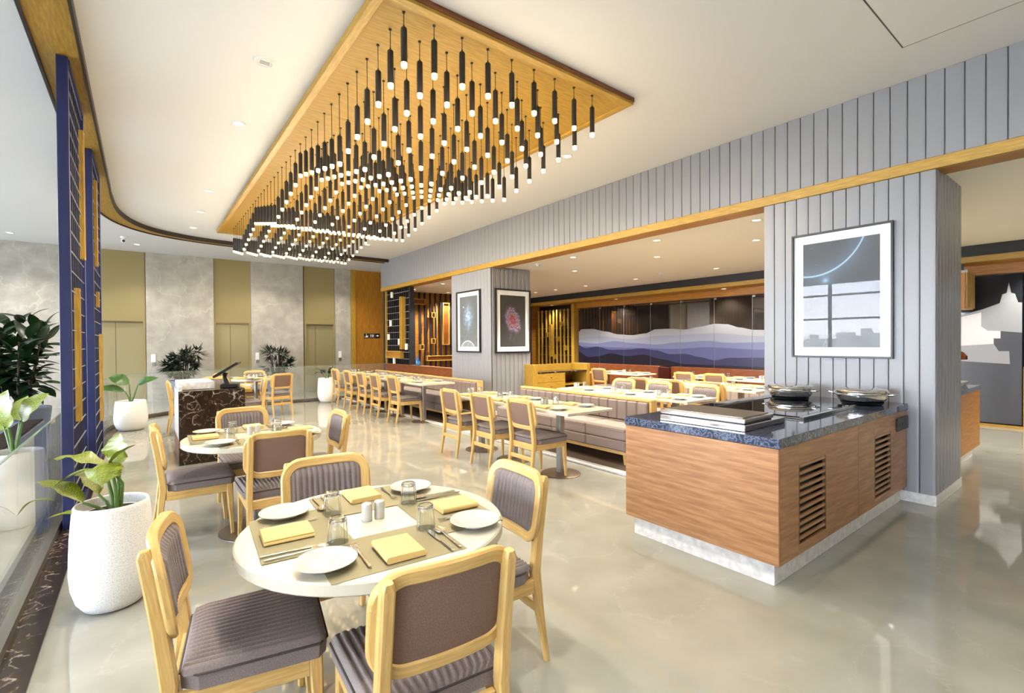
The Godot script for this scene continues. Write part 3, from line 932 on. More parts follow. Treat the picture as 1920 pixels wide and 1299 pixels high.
func build_screens() -> void:
	var boxes := [[[5.52, 0.79, 1.92], [6.06, 2.24, 3.44]], [[7.70, 2.39, 3.42], [7.82, 1.90, 2.09], [8.33, 0.44, 1.58]]]
	for i in 2:
		var w0: float = [5.08, 7.32][i]
		var o := thing("lattice_screen", ["navy lattice screen standing on the curb nearer the speckled pot", "navy lattice screen standing farther along the curb, towards the elevators"][i], "screen", V(-0.474, 0.012, w0))
		boxed("frame_post", Vector3(-0.035, 0, -0.05), Vector3(0.035, 3.68, 0.0), M.navy, o, 0.003)
		boxed("frame_post", Vector3(-0.042, 0, -1.15), Vector3(0.042, 3.68, -1.11), M.navy, o, 0.003)
		boxed("base_rail", Vector3(-0.04, 0, -1.11), Vector3(0.04, 0.05, -0.05), M.navy, o)
		boxed("top_rail", Vector3(-0.04, 3.64, -1.11), Vector3(0.04, 3.68, -0.05), M.navy, o)
		var up := MB.new(); up.box(Vector3(0, 1.845, 0), Vector3(0.05, 3.58, 0.02))
		var um := up.mesh()
		for k in 7: show_mesh("upright", um, M.navy_slat, o, Vector3(0.0, 0.0, -0.16 - k * 0.138))
		for k in 23:
			boxed("cross_rod", Vector3(0.027, 0.14 + k * 0.157, -1.11), Vector3(0.034, 0.147 + k * 0.157, -0.05), M.rod, o)
		for q in boxes[i]:
			var hgt: float = q[2] - q[1]
			box_frame(o, "wooden_box", Vector3(0.012, (q[1] + q[2]) * 0.5, -(q[0] - w0)), 0.11, hgt, 0.085, 0.022, true)


const ORD := ["first", "second", "third", "fourth", "fifth", "sixth", "seventh", "eighth", "ninth"]


func ordinal(n: int) -> String:
	if n < 10: return ORD[n - 1]
	if n < 20: return ["tenth", "eleventh", "twelfth", "thirteenth", "fourteenth", "fifteenth", "sixteenth", "seventeenth", "eighteenth", "nineteenth"][n - 10]
	if n % 10 == 0: return ["twentieth", "thirtieth"][n / 10 - 2]
	return ["twenty-", "thirty-"][n / 10 - 2] + ORD[n % 10 - 1]


func build_chandelier() -> void:
	var c := thing("chandelier_canopy", "long golden wooden ceiling panel from which rows of black pendants hang", "ceiling panel", V(2.46, 3.70, 7.12))
	var cuts := [2.99, 4.88, 6.70, 8.52, 10.34, 11.25]
	for i in cuts.size() - 1:
		boxed("board", Vector3(-1.19, 0.006, -(cuts[i + 1] - 0.002 - 7.12)), Vector3(1.19, 0.05, -(cuts[i] + 0.002 - 7.12)), M.gold_wood, c)
	boxed("edge_strip", Vector3(-1.25, -0.012, -4.20), Vector3(-1.19, 0.053, 4.20), M.gold_wood, c, 0.002)
	boxed("edge_strip", Vector3(1.19, -0.012, -4.20), Vector3(1.25, 0.053, 4.20), M.gold_wood, c, 0.002)
	boxed("edge_strip", Vector3(-1.19, -0.012, 4.13), Vector3(1.19, 0.053, 4.20), M.gold_wood, c, 0.002)
	boxed("edge_strip", Vector3(-1.19, -0.012, -4.20), Vector3(1.19, 0.053, -4.13), M.gold_wood, c, 0.002)
	boxed("dark_side", Vector3(-1.255, 0.012, 4.20), Vector3(1.255, 0.052, 4.206), M.brown_wood, c, 0.0, "dark brown edge")
	boxed("dark_side", Vector3(1.25, 0.012, -4.2), Vector3(1.256, 0.052, 4.2), M.brown_wood, c, 0.0, "dark brown edge")
	# pendants: 9 across, 35 along, their lengths running in a zigzag
	var tube := MB.new()
	tube.lathe([[0, 0.272], [0.005, 0.272], [0.006, 0.262], [0.012, 0.258], [0.021, 0.248], [0.022, 0.242], [0.022, 0.022], [0.0195, 0.020], [0.0195, 0.012], [0, 0.012]], 12)
	var tm := tube.mesh()
	var bulb := MB.new()
	bulb.lathe([[0, 0.02], [0.018, 0.02], [0.0205, 0.012], [0.0205, -0.008], [0.017, -0.017], [0.009, -0.021], [0, -0.022]], 12)
	var bm := bulb.mesh(60.0)
	var wires := {}
	for j in 35:
		var ph := j % 12
		var bottom: float = 3.345 - 0.045 * (ph if ph <= 6 else 12 - ph)
		for i in 9:
			var p := thing("pendant_light", "slim black tube pendant with glowing tip, %s from rail side, %s row from near end" % [ORD[i], ordinal(j + 1)], "pendant light", V(1.436 + 0.2318 * i, bottom, 3.06 + 0.2262 * j), 0.0, "black tube pendants of the chandelier")
			show_mesh("shade", tm, M.tube, p)
			show_mesh("bulb", bm, M.bulb, p)
			if not wires.has(ph):
				var wr := MB.new()
				var top := 3.706 - bottom
				wr.lathe([[0, top], [0.012, top], [0.012, top - 0.008], [0.0028, top - 0.012], [0.0028, 0.27], [0, 0.27]], 6)
				wires[ph] = wr.mesh()
			show_mesh("wire", wires[ph], M.tube, p)
			var l := OmniLight3D.new()
			l.name = "glow"
			l.light_color = Color(1.0, 0.925, 0.79)
			l.light_energy = PEND
			l.omni_range = 30.0
			l.omni_attenuation = 2.0
			l.light_size = 0.018
			l.shadow_enabled = true
			p.add_child(l)


func downlight(x: float, y: float, w: float, energy: float, label: String, group: String, col := Color(1.0, 0.972, 0.925)) -> void:
	var d := thing("downlight", label, "downlight", V(x, y, w), 0.0, group)
	if not M.has("dl_ring"):
		var s := MB.new()
		s.lathe([[0.048, -0.004], [0.052, -0.009], [0.066, -0.008], [0.070, -0.001], [0.070, 0.0]], 24)
		M.dl_ring = s.mesh()
		var f := MB.new()
		f.lathe([[0, -0.005], [0.03, -0.005], [0.049, -0.0035], [0.049, 0.0], [0, 0.0]], 20)
		M.dl_lens = f.mesh()
	show_mesh("ring", M.dl_ring, M.white, d)
	show_mesh("lens", M.dl_lens, M.lens, d)
	var l := SpotLight3D.new()
	l.name = "beam"
	l.light_color = col
	l.light_energy = energy * LAMP
	l.spot_range = 30.0
	l.spot_attenuation = 2.0
	l.spot_angle = 58.0
	l.spot_angle_attenuation = 0.6
	l.light_size = 0.045
	l.shadow_enabled = true
	l.position = Vector3(0, -0.02, 0)
	l.rotation.x = -PI / 2
	d.add_child(l)


func build_downlights() -> void:
	var warm := Color(1.0, 0.963, 0.885)
	var g1 := "downlights in the white hall ceiling"
	var k := 0
	for q in [[5.74, "first past the unlit fitting"], [8.53, "second past the unlit fitting"], [9.95, "third past the unlit fitting"], [11.4, "beside the end of the pendants"], [2.97, "on our side of the unlit fitting"], [1.6, "above the first round table"], [0.2, "almost overhead"]]:
		downlight(0.82, CEIL, q[0], 5.0, "recessed downlight between curved strip and golden panel, " + q[1], g1)
	k = 0
	for w in [4.33, 6.6, 8.9, 11.0]:
		downlight(4.2, CEIL, w, 5.0, "recessed downlight in white ceiling between golden panel and fascia, %s along" % ORD[k], g1)
		k += 1
	k = 0
	for q in [[-2.13, 14.05], [-0.08, 14.03], [2.6, 14.05], [4.6, 14.05]]:
		downlight(q[0], CEIL, q[1], 4.0, "recessed downlight in front of the elevator wall, %s from the rubber plant" % ORD[k], "downlights in the lobby ceiling")
		k += 1
	k = 0
	for q in [[-2.5, 9.0], [-2.5, 5.0], [-2.5, 1.0], [-5.5, 11.0], [-5.5, 6.0], [-5.5, 1.0]]:
		downlight(q[0], CEIL, q[1], 4.0, "recessed downlight over the lobby planters outside the glass rail, %s of six" % ORD[k], "downlights in the lobby ceiling")
		k += 1
	var g3 := "downlights in the inner dining ceiling"
	k = 0
	for w in [2.9, 4.364, 6.113, 8.4, 10.786, 12.4]:
		downlight(6.07, 2.95, w, DIN, "recessed downlight in cream ceiling just behind the fascia, %s from the big pillar" % ORD[k], g3, warm)
		k += 1
	k = 0
	for w in [3.482, 5.216, 7.278, 9.2, 11.0, 12.6, -1.6]:
		downlight(7.27, 2.95, w, DIN, "recessed downlight in cream ceiling over the inner tables, %s from the big pillar" % ORD[k], g3, warm)
		k += 1
	k = 0
	for w in [3.6, 5.335, 7.382, 9.033, 10.216, 11.11, -0.4, -2.2]:
		downlight(9.43, 2.95, w, DIN, "recessed downlight in cream ceiling near the dark slot, %s from the big pillar" % ORD[k], g3, warm)
		k += 1
	k = 0
	for w in [2.9, 5.978, 9.24, 12.0, 0.9]:
		downlight(10.9, 2.68, w, 3.0, "recessed downlight in the golden wooden soffit, %s from the big pillar" % ORD[k], "downlights in the wooden soffit", warm)
		k += 1


# ------------------------------------------------------------------ buffet counter
func vent_panel(called: String, x0: float, x1: float, vx0: float, vx1: float, vy0: float, vy1: float, w: float, y0: float, y1: float, parent: Node3D) -> void:
	# a door with a louvred opening; slats are pieces of their own
	var s := MB.new()
	s.grain = 0
	s.slab(V(x0, y0, w), V(vx0, y1, w + 0.02))
	s.slab(V(vx1, y0, w), V(x1, y1, w + 0.02))
	s.slab(V(vx0, y0, w), V(vx1, vy0, w + 0.02))
	s.slab(V(vx0, vy1, w), V(vx1, y1, w + 0.02))
	var o := part(called, s, M.teak, parent)
	boxed("vent_frame", V(vx0, vy0, w - 0.002), V(vx0 + 0.006, vy1, w + 0.02), M.bronze, o)
	boxed("vent_frame", V(vx1 - 0.006, vy0, w - 0.002), V(vx1, vy1, w + 0.02), M.bronze, o)
	var n := 11
	var p := (vy1 - vy0) / n
	var sl := MB.new(); sl.box(Vector3.ZERO, Vector3(vx1 - vx0 - 0.012, p * 0.44, 0.014), 0.001)
	var sm := sl.mesh()
	for i in n:
		show_mesh("slat", sm, M.teak, o, V((vx0 + vx1) * 0.5, vy0 + p * (i + 0.72), w + 0.008))


func build_counter() -> void:
	var x0 := 2.90
	var x1 := 5.40
	var w0 := 1.262
	var w1 := 2.37
	var c := thing("buffet_counter", "wooden buffet counter with dark granite top in front of the big grey pillar", "counter")
	boxed("plinth", V(x0 + 0.045, 0, w0 + 0.045), V(x1 - 0.01, 0.142, w1 - 0.045), M.white_stone, c)
	boxed("carcass", V(x0 + 0.022, 0.142, w0 + 0.05), V(x1, 0.818, w1 - 0.022), M.black, c)
	boxed("side_panel", V(x0, 0.138, w0 + 0.001), V(x0 + 0.02, 0.82, w1), M.teak, c, 0.001)
	boxed("rear_panel", V(x0 + 0.022, 0.138, w1 - 0.02), V(x1, 0.82, w1), M.teak, c, 0.001)
	vent_panel("front_panel", x0 + 0.0205, 4.19, 3.17, 3.58, 0.20, 0.69, w0, 0.138, 0.82, c)
	vent_panel("front_panel", 4.194, x1, 4.55, 4.95, 0.20, 0.69, w0, 0.138, 0.82, c)
	boxed("worktop", V(x0 - 0.006, 0.822, w0 - 0.006), V(5.415, 0.88, w1 + 0.006), M.granite, c, 0.004)
	var cp := boxed("control_plate", V(5.09, 0.665, w0 - 0.014), V(5.39, 0.775, w0 - 0.001), M.plastic_black, c, 0.002)
	var kn := MB.new()
	for q in [5.15, 5.22]: kn.lathe([[0, 0.008], [0.01, 0.008], [0.011, 0], [0, 0]], 12, V(q, 0.72, w0 - 0.014), Basis(Vector3.RIGHT, -PI / 2))
	part("knob", kn, M.steel, cp)
	# warming tray box in two tiers
	var b := thing("warming_tray", "two-tier stainless steel warming tray on the near corner of the buffet counter", "food warmer", V(3.22, 0.8805, 1.80))
	boxed("lower_tray", Vector3(-0.255, 0, -0.31), Vector3(0.30, 0.040, 0.31), M.steel, b, 0.004)
	boxed("dark_gap", Vector3(-0.245, 0.040, -0.30), Vector3(0.12, 0.052, 0.30), M.plastic_black, b)
	boxed("upper_tray", Vector3(-0.255, 0.052, -0.31), Vector3(0.13, 0.082, 0.31), M.steel, b, 0.004)
	boxed("top_plate", Vector3(-0.235, 0.0825, -0.285), Vector3(0.11, 0.086, 0.285), M.brushed, b, 0.001)
	var tm := TextMesh.new()
	tm.text = "SUMMIT STEEL"
	tm.font = SystemFont.new()
	tm.font.font_names = PackedStringArray(["Droid Sans"])
	tm.font_size = 16
	tm.pixel_size = 0.0011
	tm.depth = 0.0006
	tm.horizontal_alignment = HORIZONTAL_ALIGNMENT_CENTER
	var tx := show_mesh("lettering", tm, M.dark_beam, b, Vector3(-0.2555, 0.018, 0.14))
	tx.rotation.y = -PI / 2
	# long low tray behind it
	var lt := thing("serving_slab", "low dark serving slab along the rear edge of the buffet counter", "serving slab", V(4.15, 0.8805, 2.27))
	boxed("slab", Vector3(-0.75, 0, -0.07), Vector3(0.75, 0.012, 0.07), M.hob, lt, 0.003)
	boxed("rim", Vector3(-0.75, 0.0, 0.071), Vector3(0.75, 0.014, 0.077), M.steel, lt)
	# glass hob
	var h := thing("glass_hob", "flush black glass hob with steel edge in the middle of the buffet counter", "hob", V(4.25, 0.8805, 1.82))
	boxed("steel_frame", Vector3(-0.51, 0, -0.34), Vector3(0.51, 0.010, 0.34), M.steel, h, 0.002)
	boxed("glass_top", Vector3(-0.495, 0.010, -0.325), Vector3(0.495, 0.018, 0.325), M.hob, h, 0.003)
	boxed("front_lip", Vector3(-0.53, 0, 0.341), Vector3(0.53, 0.022, 0.37), M.steel, h, 0.002)
	# chafing dishes
	for i in 2:
		var d := thing("chafing_dish", ["round steel chafing dish on the far corner of the buffet counter, beside the opening", "round steel chafing dish under the framed planet picture, nearer the counter's vented side"][i], "chafing dish", [V(4.98, 0.8805, 2.06), V(5.06, 0.8805, 1.50)][i], 0.0, "steel chafing dishes")
		var s := MB.new()
		s.lathe([[0, 0], [0.14, 0], [0.155, 0.010], [0.162, 0.028], [0.15, 0.030], [0, 0.026]], 32)
		part("base", s, M.plastic_black, d)
		s = MB.new()
		s.lathe([[0, 0.031], [0.152, 0.031], [0.172, 0.040], [0.184, 0.060], [0.188, 0.085], [0.188, 0.108], [0.182, 0.108], [0.18, 0.08], [0.16, 0.045], [0, 0.042]], 40)
		part("bowl", s, M.steel, d)
		s = MB.new()
		s.lathe([[0.178, 0.110], [0.192, 0.110], [0.195, 0.116], [0.192, 0.128], [0.186, 0.134], [0.15, 0.142], [0.08, 0.147], [0.0, 0.149]], 40)
		part("lid", s, M.steel, d)
		s = MB.new()
		var ring := []
		for k in 32: ring.append(Vector3(cos(TAU * k / 32) * 0.212, 0.094, sin(TAU * k / 32) * 0.212))
		s.tube(ring, 0.006, 8, false, true)
		part("rail", s, M.steel, d)
		for sg in [-1.0, 1.0]:
			s = MB.new()
			s.tube([Vector3(-0.05, 0.09, sg * 0.19), Vector3(-0.05, 0.098, sg * 0.235), Vector3(0.05, 0.098, sg * 0.235), Vector3(0.05, 0.09, sg * 0.19)], 0.008, 8)
			part("handle", s, M.steel, d)
		s = MB.new()
		s.box(Vector3(0.19, 0.07, -0.05), Vector3(0.03, 0.14, 0.05), 0.004)
		s.box(Vector3(0.19, 0.07, 0.05), Vector3(0.03, 0.14, 0.05), 0.004)
		part("hinge", s, M.steel, d)
	# second counter in the corridor beyond the pillar
	var k := thing("side_counter", "amber wooden side counter half hidden behind the big grey pillar", "counter")
	boxed("plinth", V(6.60, 0, 1.26), V(8.16, 0.14, 2.1), M.white_stone, k)
	boxed("body", V(6.55, 0.14, 1.20), V(8.22, 0.83, 2.14), M.amber_wood, k, 0.002)
	boxed("worktop", V(6.54, 0.83, 1.19), V(8.23, 0.88, 2.15), M.granite, k, 0.004)
	for i in 4:
		var j := thing("condiment_bowl", "small white bowl on the side counter beyond the pillar, %s in its row" % ["first", "second", "third", "fourth"][i], "bowl", V(7.55 + i * 0.17, 0.881, 1.33), 0.0, "white bowls on the side counter")
		var s := MB.new()
		s.lathe([[0, 0.004], [0.03, 0], [0.035, 0.004], [0.055, 0.045], [0.058, 0.05], [0.053, 0.05], [0.032, 0.01], [0, 0.009]], 20)
		part("bowl", s, M.porcelain, j)
	var l := thing("heat_lamp", "copper heat lamp on a thin stand over the side counter", "heat lamp", V(8.02, 0.881, 1.5))
	var s2 := MB.new(); s2.lathe([[0, 0.02], [0.06, 0.02], [0.065, 0], [0, 0]], 20)
	part("base", s2, M.plastic_black, l)
	s2 = MB.new(); s2.tube([Vector3(0, 0.02, 0), Vector3(0, 1.0, 0)], 0.008)
	part("stand", s2, M.steel, l)
	s2 = MB.new(); s2.lathe([[0.10, 0.32], [0.10, 0.36], [0.06, 0.41], [0.02, 0.43], [0.0, 0.43]], 20, Vector3(0.0, 0.0, 0.12))
	s2.box(Vector3(0, 0.40, 0.06), Vector3(0.02, 0.02, 0.12))
	part("shade", s2, plain(Color(0.5, 0.25, 0.12), 0.25, 0.9), l)


func build_podium() -> void:
	var p := thing("host_podium", "host podium clad in white veined black marble, behind the second round table", "podium")
	boxed("front_slab", V(0.33, 0.0, 6.95), V(1.03, 0.885, 6.98), M.dark_marble, p, 0.002)
	boxed("side_slab", V(1.0, 0.0, 6.981), V(1.03, 0.885, 7.95), M.dark_marble, p)
	boxed("white_side", V(0.33, 0.30, 6.981), V(0.36, 0.885, 7.95), M.white_stone, p)
	boxed("brown_side", V(0.33, 0.0, 6.981), V(0.36, 0.299, 7.95), M.brown_wood, p)
	boxed("worktop", V(0.36, 0.84, 6.981), V(1.0, 0.884, 7.95), M.dark_marble, p)
	boxed("end_top", V(1.031, 0.83, 6.99), V(1.12, 0.87, 7.9), M.gold_wood, p)
	boxed("raised_ledge", V(0.34, 0.886, 7.16), V(0.72, 0.975, 7.9), M.white_stone, p, 0.003)
	boxed("ledge_wing", V(0.332, 0.886, 6.99), V(0.37, 0.935, 7.158), M.white_stone, p)
	var t := thing("till_screen", "black touch-screen till tilted on its stand on the podium", "till", V(0.90, 0.8855, 7.22), -0.25)
	boxed("base", Vector3(-0.10, 0, -0.12), Vector3(0.10, 0.05, 0.12), M.plastic_black, t, 0.008)
	var s := MB.new()
	s.bar([Vector3(-0.03, 0.04, 0), Vector3(-0.06, 0.13, 0), Vector3(-0.05, 0.19, 0)], [[0.09, 0.045], [0.08, 0.04], [0.12, 0.05]], Vector3(0, 0, 1), 0.006)
	part("neck", s, M.plastic_black, t)
	s = MB.new()
	var b := Basis(Vector3(0, 0, 1), deg_to_rad(33))
	s.box(Vector3(-0.03, 0.235, 0), Vector3(0.33, 0.028, 0.36), 0.008, b)
	part("housing", s, M.plastic_black, t)
	s = MB.new()
	s.box(Vector3(-0.03, 0.235, 0) + b * Vector3(0, 0.0155, 0), Vector3(0.30, 0.003, 0.33), 0.001, b)
	part("display", s, M.screen, t)


# ------------------------------------------------------------------ chairs
func rounded_half(a: float, hw: float, hh: float, r: float) -> float:
	var d := absf(a) - (hw - r)
	if d <= 0.0: return hh
	return hh - r + sqrt(maxf(0.0, r * r - d * d))


func back_z(a: float, y: float) -> float:
	# bowed and leaning line of the backrest
	return 0.178 + 0.036 * (1.0 - pow(a / 0.235, 2)) + (y - 0.5) * 0.16


func make_chair(label: String) -> Node3D:
	var c := thing("dining_chair", label, "chair")
	var s: MB
	# rear legs run up behind the backrest
	for sg in [-1.0, 1.0]:
		s = MB.new()
		s.bar([Vector3(sg * 0.192, 0.0, 0.275), Vector3(sg * 0.19, 0.22, 0.238), Vector3(sg * 0.186, 0.42, 0.215), Vector3(sg * 0.184, 0.60, 0.236), Vector3(sg * 0.182, 0.822, 0.272), Vector3(sg * 0.182, 0.838, 0.274)], [[0.026, 0.024], [0.034, 0.036], [0.038, 0.046], [0.038, 0.044], [0.038, 0.038], [0.028, 0.026]], Vector3(1, 0, 0), 0.006)
		part("rear_leg", s, M.oak, c)
	for sg in [-1.0, 1.0]:
		s = MB.new()
		s.bar([Vector3(sg * 0.205, 0.0, -0.212), Vector3(sg * 0.197, 0.25, -0.200), Vector3(sg * 0.192, 0.392, -0.195)], [[0.024, 0.024], [0.036, 0.036], [0.044, 0.044]], Vector3(1, 0, 0), 0.005)
		part("front_leg", s, M.oak, c)
	s = MB.new()
	s.box(Vector3(0, 0.362, -0.205), Vector3(0.342, 0.062, 0.022), 0.003)
	s.box(Vector3(0, 0.362, 0.205), Vector3(0.335, 0.062, 0.022), 0.003)
	for sg in [-1.0, 1.0]:
		s.bar([Vector3(sg * 0.200, 0.362, -0.174), Vector3(sg * 0.193, 0.362, 0.196)], [[0.022, 0.062]], Vector3(1, 0, 0), 0.003)
	part("seat_frame", s, M.oak, c)
	s = MB.new()
	s.box(Vector3(0, 0.245, 0.235), Vector3(0.344, 0.042, 0.02), 0.003)
	part("stretcher", s, M.oak, c)
	# cushion with raised channels running front to back
	s = MB.new()
	var hw_f := 0.232
	var hw_r := 0.212
	var ribs := 17
	var nx := ribs * 4
	var zs := [-0.232, -0.226, -0.205, -0.15, -0.05, 0.05, 0.14, 0.178, 0.19]
	var grid := []
	for i in nx + 1:
		var u := -1.0 + 2.0 * i / nx
		var col := []
		for z in zs:
			var f: float = (z + 0.232) / 0.422
			var hw: float = lerpf(hw_f, hw_r, f)
			# rounded corners in plan
			var d: float = minf(z + 0.232, 0.19 - z)
			if d < 0.035: hw -= 0.035 - sqrt(maxf(0.0, 0.035 * 0.035 - pow(0.035 - d, 2)))
			var x: float = u * hw
			var edge := clampf((1.0 - absf(u)) * 9.0, 0.0, 1.0)
			var ez := clampf(d / 0.03, 0.0, 1.0)
			var soft := sqrt(edge * (2.0 - edge)) * sqrt(ez * (2.0 - ez))
			var rib := 0.0125 * absf(sin(PI * ribs * i / nx)) * soft
			col.append(Vector3(x, 0.444 + 0.016 * soft + rib, z))
		grid.append(col)
	for i in nx:
		for j in zs.size() - 1:
			s.quad(grid[i][j], grid[i][j + 1], grid[i + 1][j + 1], grid[i + 1][j])
	var rim := []
	for i in nx + 1: rim.append(grid[i][0])
	for j in range(1, zs.size()): rim.append(grid[nx][j])
	for i in range(nx - 1, -1, -1): rim.append(grid[i][zs.size() - 1])
	for j in range(zs.size() - 2, 0, -1): rim.append(grid[0][j])
	var seatm := part("seat_cushion", s, M.fabric, c, "", 70.0)
	s = MB.new()
	var low := PackedVector3Array()
	var top := PackedVector3Array()
	var outl := []
	for k in range(0, rim.size(), 2):
		var p: Vector3 = rim[k]
		top.append(p)
		low.append(Vector3(p.x * 0.985, 0.394, p.z * 0.985))
		outl.append(p + Vector3(p.x, 0, p.z).normalized() * 0.001)
	s.loft([low, top], true, false)
	s.loft([low, PackedVector3Array(Array(low).map(func(q): return Vector3(q.x * 0.5, 0.394, q.z * 0.5)))], true, true)
	part("border", s, M.fabric, seatm, "", 30.0)
	s = MB.new()
	s.tube(outl, 0.0042, 6, false, true)
	part("piping", s, M.piping, seatm)
	# bent ring of the backrest
	s = MB.new()
	var cy := 0.698
	var hw := 0.221
	var hh := 0.159
	var rr := 0.098
	var t := 0.047
	var pts_o := []
	var pts_i := []
	var per := 8
	for q in 4:
		var sx: float = [1, -1, -1, 1][q]
		var sy: float = [1, 1, -1, -1][q]
		for k in per + 1:
			var a: float = PI * 0.5 * q + PI * 0.5 * k / per
			var dir := Vector2(cos(a), sin(a))
			pts_o.append(Vector2(sx * (hw - rr), sy * (hh - rr)) + dir * rr)
			pts_i.append(Vector2(sx * (hw - rr), sy * (hh - rr)) + dir * (rr - t))
		# points along the straight run to the next corner
		var nsx: float = [1, -1, -1, 1][(q + 1) % 4]
		var nsy: float = [1, 1, -1, -1][(q + 1) % 4]
		var a2 := PI * 0.5 * (q + 1)
		var dr := Vector2(cos(a2), sin(a2))
		var runs := 8 if q % 2 == 0 else 3
		for k in range(1, runs):
			var b := Vector2(sx * (hw - rr), sy * (hh - rr)).lerp(Vector2(nsx * (hw - rr), nsy * (hh - rr)), float(k) / runs)
			pts_o.append(b + dr * rr)
			pts_i.append(b + dr * (rr - t))
	var rings := []
	var th := 0.030
	for k in pts_o.size() + 1:
		var o: Vector2 = pts_o[k % pts_o.size()]
		var n: Vector2 = pts_i[k % pts_o.size()]
		var e := (o - n).normalized() * 0.007
		var ring := PackedVector3Array()
		for q in [[o - e, 0.0], [o, 0.007], [o, th - 0.007], [o - e, th], [n + e, th], [n, th - 0.007], [n, 0.007], [n + e, 0.0]]:
			var p2: Vector2 = q[0]
			ring.append(Vector3(p2.x, cy + p2.y, back_z(p2.x, cy + p2.y) + q[1] - 0.012))
		rings.append(ring)
	s.loft(rings, true, false)
	part("back_frame", s, M.oak, c)
	# upholstered panel: channelled in front, plain behind
	var iw := hw - t + 0.004
	var ih := hh - t + 0.004
	var ir := rr - t + 0.004
	for side in 2:
		s = MB.new()
		var nr := 13
		var na := nr * 5 if side == 0 else 18
		var g := []
		for i in na + 1:
			var a := -iw + 2.0 * iw * i / na
			var h := rounded_half(a, iw, ih, ir)
			var col := []
			for j in 9:
				var f := -1.0 + j / 4.0
				var y := cy + f * h
				var ed := clampf((ih - absf(f * h)) / 0.03, 0.0, 1.0) * clampf((iw - absf(a)) / 0.03, 0.0, 1.0)
				var z := back_z(a, y)
				if side == 0: z += -0.012 * ed - 0.010 * absf(sin(PI * nr * i / na)) * minf(1.0, ed * 1.5) - 0.002
				else: z += 0.012 + 0.004 * ed
				col.append(Vector3(a, y, z))
			g.append(col)
		for i in na:
			for j in 8:
				if side == 0: s.quad(g[i][j], g[i][j + 1], g[i + 1][j + 1], g[i + 1][j])
				else: s.quad(g[i][j], g[i + 1][j], g[i + 1][j + 1], g[i][j + 1])
		part(["back_cushion", "back_panel"][side], s, [M.fabric, M.back_fabric][side], c, ["ribbed grey upholstery", "smooth brown upholstery"][side], 75.0)
	return c


var chair0: Node3D
func chair(x: float, w: float, fx: float, fw: float, label: String, group: String) -> void:
	var c: Node3D
	if chair0 == null:
		chair0 = make_chair(label)
		c = chair0
		c.position = V(x, 0, w)
		c.rotation.y = facing(fx, fw)
	else:
		c = copy_of(chair0, "dining_chair", V(x, 0, w), facing(fx, fw), label)
	c.set_meta("group", group)


# ------------------------------------------------------------------ tables
func round_table(x: float, w: float, r: float, label: String) -> void:
	var t := thing("round_table", label, "table", V(x, 0, w), 0.0, "white round tables")
	var s := MB.new()
	s.lathe([[0, 0.74], [r - 0.006, 0.74], [r, 0.734], [r, 0.702], [r - 0.006, 0.696], [0, 0.696]], 72)
	part("tabletop", s, M.table_white, t)
	s = MB.new(); s.lathe([[0, 0.696], [0.16, 0.696], [0.16, 0.685], [0.036, 0.67], [0.036, 0.03], [0, 0.03]], 24)
	part("column", s, M.brushed, t)
	s = MB.new(); s.lathe([[0, 0.03], [0.05, 0.03], [0.06, 0.016], [0.25, 0.010], [0.258, 0.004], [0.258, 0.0], [0, 0.0]], 40)
	part("base", s, M.brushed, t)


func square_table(x: float, w: float, sx: float, sw: float, label: String, group: String) -> void:
	var t := thing("square_table", label, "table", V(x, 0, w), 0.0, group)
	var s := MB.new()
	s.box(Vector3(0, 0.725, 0), Vector3(sx, 0.03, sw), 0.003)
	part("tabletop", s, M.table_white, t)
	s = MB.new(); s.box(Vector3(0, 0.36, 0), Vector3(0.07, 0.69, 0.07), 0.005)
	part("column", s, M.brushed, t)
	s = MB.new(); s.lathe([[0, 0.02], [0.05, 0.02], [0.21, 0.012], [0.22, 0.005], [0.22, 0.0], [0, 0.0]], 36)
	part("base", s, M.bronze, t)


